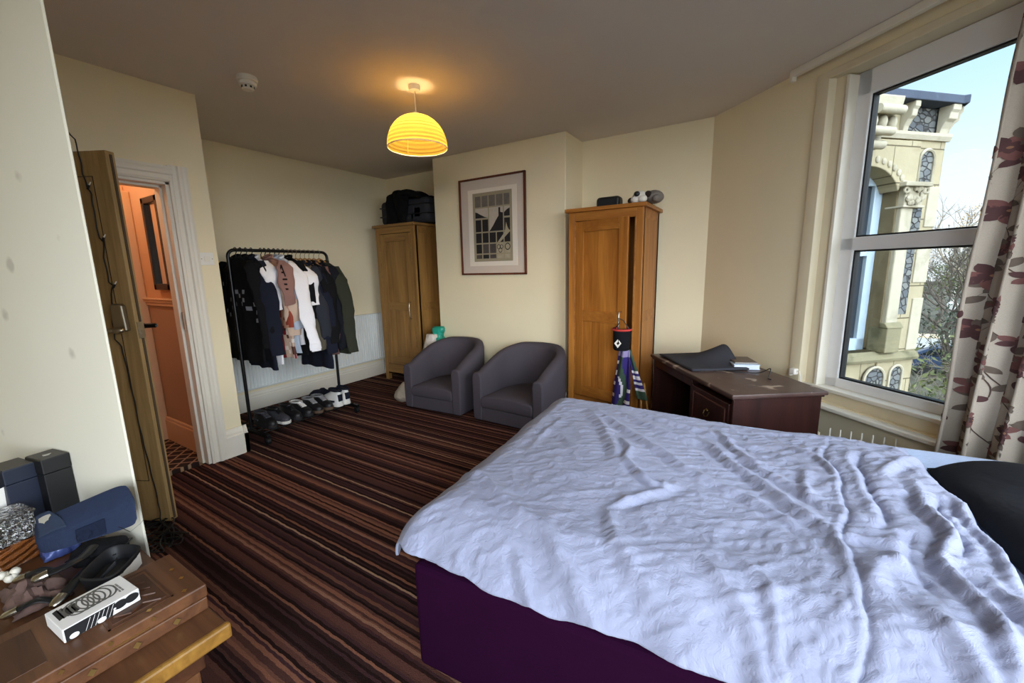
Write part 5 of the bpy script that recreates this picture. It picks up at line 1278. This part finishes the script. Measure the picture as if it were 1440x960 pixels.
# ------------------------------------------------------------------ outside: the neighbouring bay, trees, street
def NBr(s, d, z): return (q_*(s+d), 4.24 + q_*(s-d), z)
ash = stone_mat('bath_stone', '#8d8267', '#aba085', '#75694f'); ashl = stone_mat('pale_weathered_stone', '#9a927e', '#b8b09c', '#7f7662', 4.0)
moss = stone_mat('mossy_ledge_stone', '#6c6754', '#8f8669', '#3c402b', 5.0); slate = stone_mat('slate_roof_slab', '#3c424e', '#585f6c', '#2e3239', 5.0)
nt = ash.node_tree; pb = [n for n in nt.nodes if n.type == 'BSDF_PRINCIPLED'][0]; src = pb.inputs['Base Color'].links[0].from_socket
tc = nt.nodes.new('ShaderNodeTexCoord'); sp_ = nt.nodes.new('ShaderNodeSeparateXYZ'); nt.links.new(tc.outputs['Object'], sp_.inputs[0])
ad = N(nt, 'ShaderNodeMath', operation='ADD'); nt.links.new(sp_.outputs['X'], ad.inputs[0]); nt.links.new(sp_.outputs['Y'], ad.inputs[1])
cm = nt.nodes.new('ShaderNodeCombineXYZ'); nt.links.new(ad.outputs[0], cm.inputs[0]); nt.links.new(sp_.outputs['Z'], cm.inputs[1])
bk = N(nt, 'ShaderNodeTexBrick', Scale=1.0); bk.inputs['Mortar Size'].default_value = .006; bk.inputs['Brick Width'].default_value = .55; bk.inputs['Row Height'].default_value = .31; nt.links.new(cm.outputs[0], bk.inputs['Vector'])
nt.links.new(mixc(nt, bk.outputs['Fac'], src, lin('#5d5441')), pb.inputs['Base Color'])
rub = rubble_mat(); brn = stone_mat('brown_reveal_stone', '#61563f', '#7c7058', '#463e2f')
t = thing('neighbour_house', NBr(1.0, -.5, -4.2), 'stone bay of the neighbouring house seen through the window', 'house')
H_ = lambda: MB(NBr)
b = H_(); b.box(-.15, .95, -.4, -.02, -4.2, 2.7); b.box(.95, 1.37, -.4, -.02, 2.12, 2.7); b.box(.95, 1.83, -.4, -.02, -4.2, .36); b.box(1.37, 1.83, -.4, -.0, -4.2, 2.42); b.box(1.37, 1.83, -.4, -.05, 2.42, 2.7)
b.build('ashlar_wall', ash, t, bevel=.01)
def side_face(s, d, z): # face beyond the corner
    x, y, zz = NBr(1.83, 0, z); return (x - d, y + s, z)
b = MB(side_face); b.box(0, 2.2, -.0, .4, -4.2, 2.7); b.build('front_wall', ash, t)
def archpts(s0, s1, z0, z1, n=14):
    r_ = (s1-s0)/2; zc = z1-r_; return [(s0, z0), (s1, z0)] + [((s0+s1)/2+r_*math.cos(PI*k/n), zc+r_*math.sin(PI*k/n)) for k in range(n+1)]
b = H_()
for a in ((1.535, 1.71, 2.02, 2.30), (1.515, 1.655, 1.45, 1.79), (1.50, 1.64, .80, 1.42), (1.215, 1.47, -.45, .29), (1.535, 1.70, -.45, .29)):
    pts = archpts(*a) if a[3] in (2.30, .29) else [(a[0], a[2]), (a[1], a[2]), (a[1], a[3]), (a[0], a[3])]
    b.prism(pts, -.01, .004, xf=lambda s, z, d: (s, d, z))
b.build('rubble_panel', rub, t)
b = H_()
for a in ((1.535, 1.71, 2.02, 2.30), (1.215, 1.47, -.45, .29), (1.535, 1.70, -.45, .29)):
    p = archpts(*a); b.tube([(s, .008, z) for s, z in p[1:]+p[:1]], .014, 6)
b.build('panel_moulding', ashl, t, smooth=True)
b = H_(); b.prism([(0, 0), (.02, .0), (.035, .035), (.035, .06), (0, .06)], .25, 1.85, xf=lambda d, z, s: (s, d, 2.375+z)); b.build('string_course', ashl, t)
b = H_(); b.box(.98, 1.80, -.06, -.035, 2.44, 2.66); b.build('frieze', rub, t)
b = H_(); b.box(.2, 1.87, -.5, .105, 2.665, 2.735); b.build('roof_slab', slate, t, bevel=.008)
b = MB(side_face); b.box(-.09, 2.4, -.10, .3, 2.665, 2.735); b.build('roof_return', slate, t, bevel=.008)
def corbel(s0, s1):
    b = H_(); b.prism([(0, 0), (.03, 0), (.04, .05), (.065, .10), (.09, .12), (.095, .17), (.11, .19), (.11, .235), (0, .235)], s0, s1, xf=lambda d, z, s: (s, d-.02, 2.43+z)); return b.build('corbel', ashl, t, bevel=.006)
corbel(1.72, 1.82); corbel(1.28, 1.34)
b = MB(side_face); b.prism([(0, 0), (.03, 0), (.04, .05), (.065, .10), (.09, .12), (.095, .17), (.11, .19), (.11, .235), (0, .235)], .0, .11, xf=lambda d, z, s: (s, -d+.02, 2.43+z)); b.build('corbel', ashl, t, bevel=.006)
# carved arch over the window, its capital and shaft
b = H_(); pts = [(.80, 2.36), (1.50, 2.36), (1.50, 2.0), (1.34, 2.0)] + [(.95+.36*math.cos(a), 1.86+.27*math.sin(a)) for a in [R(15+75*k/8) for k in range(9)]] + [(.80, 2.13)]
b.prism(pts, -.2, .03, xf=lambda s, z, d: (s, d, z)); b.build('window_arch', ash, t, bevel=.008)
b = H_()
for k in range(7):
    a = R(22+10*k); b.ball((.95+.43*math.cos(a), .035, 1.88+.31*math.sin(a)), (.022, .012, .03), 8)
b.build('dentil_carving', ashl, t, smooth=True)
b = H_(); b.box(1.30, 1.62, -.1, .09, 1.965, 2.005); b.box(1.36, 1.58, -.1, .05, 1.80, 1.97); b.box(1.34, 1.60, -.1, .06, 1.785, 1.805)
b.build('capital_block', ashl, t, bevel=.008)
b = H_(); rc = random.Random(4)
for k in range(26): b.ball((1.37+.2*rc.random(), .055+.012*rc.random(), 1.82+.14*rc.random()), (.022, .014, .026), 8)
for s in (1.35, 1.59): b.tube([(s+.022*math.cos(a), .06, 1.935+.022*math.sin(a)) for a in [2*PI*k/14 for k in range(15)]], .011, 6)
b.build('capital_leaves', ashl, t, smooth=True)
b = H_(); b.box(1.36, 1.50, -.1, .035, .72, 1.79); b.build('pier_shaft', ashl, t, bevel=.01)
b = H_(); b.box(1.34, 1.52, -.1, .07, .44, .68); b.prism([(0, 0), (.08, 0), (.06, .03), (.045, .05), (0, .05)], 1.33, 1.53, xf=lambda d, z, s: (s, d, .68+z)); b.build('pier_base', moss, t, bevel=.008)
b = H_(); b.box(1.70, 1.835, -.05, .012, .44, .95); b.box(1.66, 1.835, -.05, .012, 1.1, 1.5); b.box(1.70, 1.835, -.05, .012, 1.62, 1.98); b.build('quoins', ashl, t, bevel=.006)
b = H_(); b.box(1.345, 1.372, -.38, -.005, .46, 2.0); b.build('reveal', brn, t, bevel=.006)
b = H_(); b.prism([(0, 0), (.06, .0), (.07, .03), (.05, .07), (0, .10)], .85, 1.835, xf=lambda d, z, s: (s, d-.02, .345+z)); b.build('sill_ledge', moss, t, bevel=.006)
# left carved bracket and pilaster
b = H_(); b.box(.62, .83, -.1, .10, -.05, 2.36); b.build('pilaster', ashl, t, bevel=.012)
b = H_(); b.prism([(.0, 0), (.10, 0), (.11, .10), (.17, .16), (.17, .22), (.24, .26), (.26, .36), (0, .36)], .63, .92, xf=lambda d, z, s: (s, d, 2.25+z)); b.build('bracket', ashl, t, bevel=.012)
b = H_()
for z, d in ((2.5, .26), (2.36, .2), (2.27, .14)): b.tube([(.65+.25*k/8, d, z) for k in range(9)], .035, 10)
for s in (.68, .78, .88): b.ball((s, .2, 2.42), (.03, .04, .06), 10)
b.build('bracket_carving', ashl, t, smooth=True)
b = H_(); b.prism(archpts(.66, .98, -.6, .22), .02, .14, xf=lambda s, z, d: (s, d, z)); b.build('parapet_scroll', ashl, t, bevel=.01)
# its white window
w = H_(); w.box(.95, 1.345, -.20, -.13, .44, .56); w.box(.95, 1.345, -.20, -.13, 2.0, 2.12); w.box(1.25, 1.345, -.20, -.13, .44, 2.12); w.box(.95, 1.25, -.20, -.13, 1.36, 1.43); w.box(.95, 1.02, -.2, -.13, .44, 2.12)
wf = w.build('window', plain('outdoor_white_frame', '#a9bac8', .4), t, bevel=.006)
w = H_(); w.box(1.01, 1.255, -.175, -.165, .54, 2.02); w.build('pane', plain('dark_window_pane', '#2b3138', .08), wf)

# ground, road, trees
def grass(name, a, c, e):
    m, nt, bb = newmat(name); n1 = N(nt, 'ShaderNodeTexNoise', Scale=.6, Detail=8.0); nt.links.new(coords(nt), n1.inputs['Vector'])
    r = nt.nodes.new('ShaderNodeValToRGB'); nt.links.new(n1.outputs['Fac'], r.inputs[0]); r.color_ramp.elements[0].color = lin(a); r.color_ramp.elements[0].position = .35; r.color_ramp.elements[1].color = lin(c); r.color_ramp.elements[1].position = .65
    nt.links.new(r.outputs[0], bb.inputs['Base Color']); bb.inputs['Roughness'].default_value = 1; return m
struct(MB().box(-60, 120, -60, 160, -4.4, -4.2).build('ground', grass('winter_grass', '#3f3b2c', '#5f5845', 0)))
struct(MB(rotz(10, 38, R(-12))).box(-40, 60, -2.6, 2.6, -4.2, -4.16).build('road', plain('pale_tarmac', '#a9a49b', .9, var=.1)))
struct(MB(rotz(10, 38, R(-12))).box(-40, 60, 2.6, 4.4, -4.2, -4.08).build('pavement', plain('sandy_pavement', '#cdb896', .9, var=.15)))
bark = plain('grey_bark', '#5d5248', .95, var=.25); barkp = plain('pale_twig', '#8b7f6c', .95, var=.25)
lf1 = plain('olive_leaf', '#5b5f36', .8, var=.4, vs=3); lf2 = plain('golden_leaf', '#a88547', .8, var=.35, vs=3); lf3 = plain('dark_leaf', '#3c4230', .8, var=.4, vs=3)
def tree(name, label, x, y, h, spread, depth, seed, leaf=None, nl=0, mb=None, r0=.09):
    rt = random.Random(seed); z0 = -4.2
    b = MB(); tips = []
    def grow(p, d, L, r_, k):
        q = p + d*L*.5 + Vector((rt.uniform(-1, 1), rt.uniform(-1, 1), rt.uniform(-.4, .6)))*L*.07; e = q + (d + Vector((rt.uniform(-1, 1), rt.uniform(-1, 1), .1))*.18).normalized()*L*.5
        b.tube([p, q, e], [r_, r_*.85, r_*.65], 5 if k > 2 else 3, cap=False)
        tips.append(e)
        if k == 0: return
        for _ in range(3 if k > 1 else 4):
            dd = (d*.75 + Vector((rt.uniform(-1, 1), rt.uniform(-1, 1), rt.uniform(-.35, .75)))*spread).normalized()
            grow(e if rt.random() < .6 else q, dd, L*rt.uniform(.6, .82), r_*.62, k-1)
    grow(Vector((x, y, z0)), Vector((rt.uniform(-.08, .08), rt.uniform(-.08, .08), 1)), h*.33, r0, depth)
    t = thing(name, (x, y, z0), label, 'tree' if 'tree' in name else 'shrub', 'bare trees outside the window')
    b.build('branches', mb or bark, t)
    if leaf:
        c = MB()
        for _ in range(nl):
            p = rt.choice(tips[len(tips)//4:]) + Vector((rt.gauss(0, .25), rt.gauss(0, .25), rt.gauss(0, .25)))
            u = Vector((rt.uniform(-1, 1), rt.uniform(-1, 1), rt.uniform(-1, 1))).normalized(); v = u.cross(Vector((rt.uniform(-1, 1), rt.uniform(-1, 1), rt.uniform(-1, 1)))).normalized(); s = rt.uniform(.02, .05)
            c.add([p-u*s*1.5, p+v*s*.6, p+u*s*1.5, p-v*s*.6], [(0, 1, 2, 3)])
        c.build('foliage', leaf, t)
    return t
tree('bare_tree', 'bare tree with fine twigs against the sky beside the stone bay', 5.0, 17.0, 8.2, .62, 6, 3, None, 0, bark, .10)
tree('bare_tree', 'second bare tree behind the lamp posts at the curtain edge', 7.6, 21.5, 8.6, .6, 6, 9, lf2, 500, barkp, .10)
tree('bushy_shrub', 'tangled bare shrub below the window beside the stone parapet', 3.3, 10.2, 4.8, .85, 6, 5, lf1, 1200, barkp, .05)
tree('bushy_shrub', 'olive shrub beyond the tangled one, near the curtain', 4.1, 11.9, 5.0, .85, 6, 6, lf1, 2600, barkp, .05)
tree('bushy_shrub', 'darker shrub in front of the parked blue car', 5.0, 15.0, 5.0, .85, 6, 12, lf3, 1500, bark, .05)
tree('bushy_shrub', 'dense twiggy shrub nearest the window, under the stone parapet', 3.1, 8.7, 4.3, .8, 6, 21, lf1, 1500, barkp, .04)
tree('leafy_tree', 'green leaved tree half hidden by the curtain edge', 8.3, 24.0, 7.2, .75, 5, 14, lf1, 5000, bark, .09)
tree('leafy_tree', 'golden leaved tree far beyond the road, left one', 11.2, 44.0, 10.5, .75, 5, 15, lf2, 6000, bark, .14)
tree('leafy_tree', 'golden leaved tree far beyond the road, right one', 18.5, 47.0, 10.0, .75, 5, 16, lf2, 6000, bark, .14)
tree('leafy_tree', 'dark evergreen tree behind the golden trees', 16.0, 60.0, 9.5, .8, 5, 17, lf3, 6000, bark, .15)
for x, y, lab in ((7.9, 29.0, 'slim pale lamp post nearer the stone bay'), (9.3, 30.5, 'slim pale lamp post nearer the curtain')):
    t = thing('street_lamp', (x, y, -4.2), lab, 'lamp post', 'street lamps outside the window')
    pm_ = plain('pale_galvanised_steel', '#c9c3b4', .5, .2)
    b = MB(); b.tube([(x, y, -4.2), (x, y, -.5), (x, y, 2.7)], [.09, .07, .05], 10); b.build('post', pm_, t, smooth=True)
    b = MB(); b.tube([(x, y, 2.7), (x+.2, y-.1, 3.0), (x+.8, y-.3, 3.1)], .04, 8); b.build('arm', pm_, t, smooth=True)
    b = MB(); b.ball((x+.95, y-.35, 3.08), (.28, .14, .08), 12); b.build('lantern', pm_, t, smooth=True)
    b = MB(); b.ball((x, y-.08, -.9), (.22, .05, .22), 14); b.build('round_sign', M['white'], t, smooth=True)
f = rotz(8.3, 27.5, R(-20)); fz = lambda x, y, z: f(x, y, z-4.2)
t = thing('blue_car', f(0, 0, -4.2), 'blue parked car glimpsed through the shrubs', 'car')
cp = plain('blue_car_paint', '#2f3f58', .3, .1)
side = [(-2.0, .35), (2.0, .35), (2.05, .7), (1.9, .88), (1.05, .95), (.55, 1.38), (-1.1, 1.42), (-1.75, 1.0), (-2.05, .9)]
b = MB(fz); b.prism(side, -.82, .82, xf=lambda x, z, y: (x, y, z)); b.build('body', cp, t, bevel=.08, seg=3, smooth=True)
b = MB(fz); b.prism([(-1.5, 1.0), (.9, .98), (.5, 1.33), (-1.05, 1.36)], -.83, .83, xf=lambda x, z, y: (x, y, z)); b.build('side_window', plain('car_glass', '#1b2229', .05), t)
for x in (-1.25, 1.3):
    for y in (-.8, .8):
        b = MB(fz); b.tube([(x, y-.1, .31), (x, y+.1, .31)], .31, 20); b.build('wheel', M['soleblack'], t, smooth=True)

# ------------------------------------------------------------------ light
SKYB, SUNG = .72, 4.4
w = bpy.data.worlds.new('sky'); sc.world = w; w.use_nodes = True; nt = w.node_tree; nt.nodes.clear()
out = nt.nodes.new('ShaderNodeOutputWorld'); bg = nt.nodes.new('ShaderNodeBackground'); tc = nt.nodes.new('ShaderNodeTexCoord'); sx = nt.nodes.new('ShaderNodeSeparateXYZ')
nt.links.new(tc.outputs['Generated'], sx.inputs[0]); r = nt.nodes.new('ShaderNodeValToRGB'); nt.links.new(sx.outputs['Z'], r.inputs[0])
e = r.color_ramp.elements; e[0].position = 0; e[0].color = (.93, .97, 1, 1); e[1].position = .55; e[1].color = (.36, .66, 1, 1)
m_ = e.new(.12); m_.color = (.86, .95, 1, 1); m_ = e.new(.3); m_.color = (.55, .81, 1, 1)
# brighter, whiter sky around the veiled sun, which stands behind the house on the bay side
dt = N(nt, 'ShaderNodeVectorMath', operation='DOT_PRODUCT'); nt.links.new(tc.outputs['Generated'], dt.inputs[0]); dt.inputs[1].default_value = Vector((.62, -.70, .36)).normalized()
mp_ = N(nt, 'ShaderNodeMath', operation='MAXIMUM'); nt.links.new(dt.outputs['Value'], mp_.inputs[0]); mp_.inputs[1].default_value = 0
pw_ = N(nt, 'ShaderNodeMath', operation='POWER'); nt.links.new(mp_.outputs[0], pw_.inputs[0]); pw_.inputs[1].default_value = 1.6
gw = mixc(nt, pw_.outputs[0], (0, 0, 0, 1), (SUNG*.88, SUNG*.94, SUNG, 1))
base_ = mixc(nt, 1.0, r.outputs[0], (SKYB, SKYB, SKYB, 1), 'MULTIPLY')
nt.links.new(mixc(nt, 1.0, base_, gw, 'ADD'), bg.inputs[0]); bg.inputs[1].default_value = 1.0; nt.links.new(bg.outputs[0], out.inputs[0])
def portal(name, fn, s0, s1, z0, z1):
    L = bpy.data.lights.new(name, 'AREA'); L.shape = 'RECTANGLE'; L.size = (s1-s0)/KS; L.size_y = (z1-z0)/KS; L.cycles.is_portal = True
    o = bpy.data.objects.new(name, L); COL.objects.link(o)
    mode('onwall' if fn is CW else 'shell'); c = Vector(TF[0](*fn((s0+s1)/2, .2, (z0+z1)/2))); inn = Vector(TF[0](*fn((s0+s1)/2, .1, (z0+z1)/2))) - c; mode('plain')
    o.location = c; o.rotation_euler = inn.to_track_quat('-Z', 'Y').to_euler()
portal('daylight_window', CW, SO0, SO1, ZO0, ZO1)
portal('daylight_bay', lambda s, o, z: (1.15+o, s, z), .1, 2.05, .45, 2.42)
portal('daylight_bay_rear', DW, .15, 1.75, .45, 2.42)
def point(name, loc, col, W, rad=.05):
    L = bpy.data.lights.new(name, 'POINT'); L.color = col; L.energy = W; L.shadow_soft_size = rad
    o = bpy.data.objects.new(name, L); COL.objects.link(o); o.location = loc
point('hall_lamp', (-3.8, .72, 2.15), (1, .80, .56), 3.0, .08)

# ------------------------------------------------------------------ camera
cam = bpy.data.cameras.new('camera'); co_ = bpy.data.objects.new('camera', cam); COL.objects.link(co_); sc.camera = co_
cam.sensor_width = 36; cam.lens = 576.24/1440*36; cam.clip_start = .02; cam.clip_end = 400
pit, roll, yaw = .17310877, -.02032674, -.5570267
fw = Vector((math.sin(yaw), math.cos(yaw), 0)); rt_ = Vector((math.cos(yaw), -math.sin(yaw), 0)); up = Vector((0, 0, 1))
f2 = fw*math.cos(pit) - up*math.sin(pit); u2 = up*math.cos(pit) + fw*math.sin(pit)
r3 = rt_*math.cos(roll) + u2*math.sin(roll); u3 = u2*math.cos(roll) - rt_*math.sin(roll)
from mathutils import Matrix
mt = Matrix((r3, u3, -f2)).transposed().to_4x4(); mt.translation = (0, 0, EYE); co_.matrix_world = mt

vs_ = sc.view_settings; vs_.view_transform = 'Standard'; vs_.look = 'None'; vs_.gamma = 1; vs_.exposure = 1.55; vs_.use_curve_mapping = False
sc.cycles.use_denoising = True; sc.cycles.diffuse_bounces = 6; sc.cycles.max_bounces = 14; sc.cycles.transparent_max_bounces = 12
sc.cycles.sample_clamp_indirect = 8; sc.cycles.caustics_reflective = False; sc.cycles.caustics_refractive = False
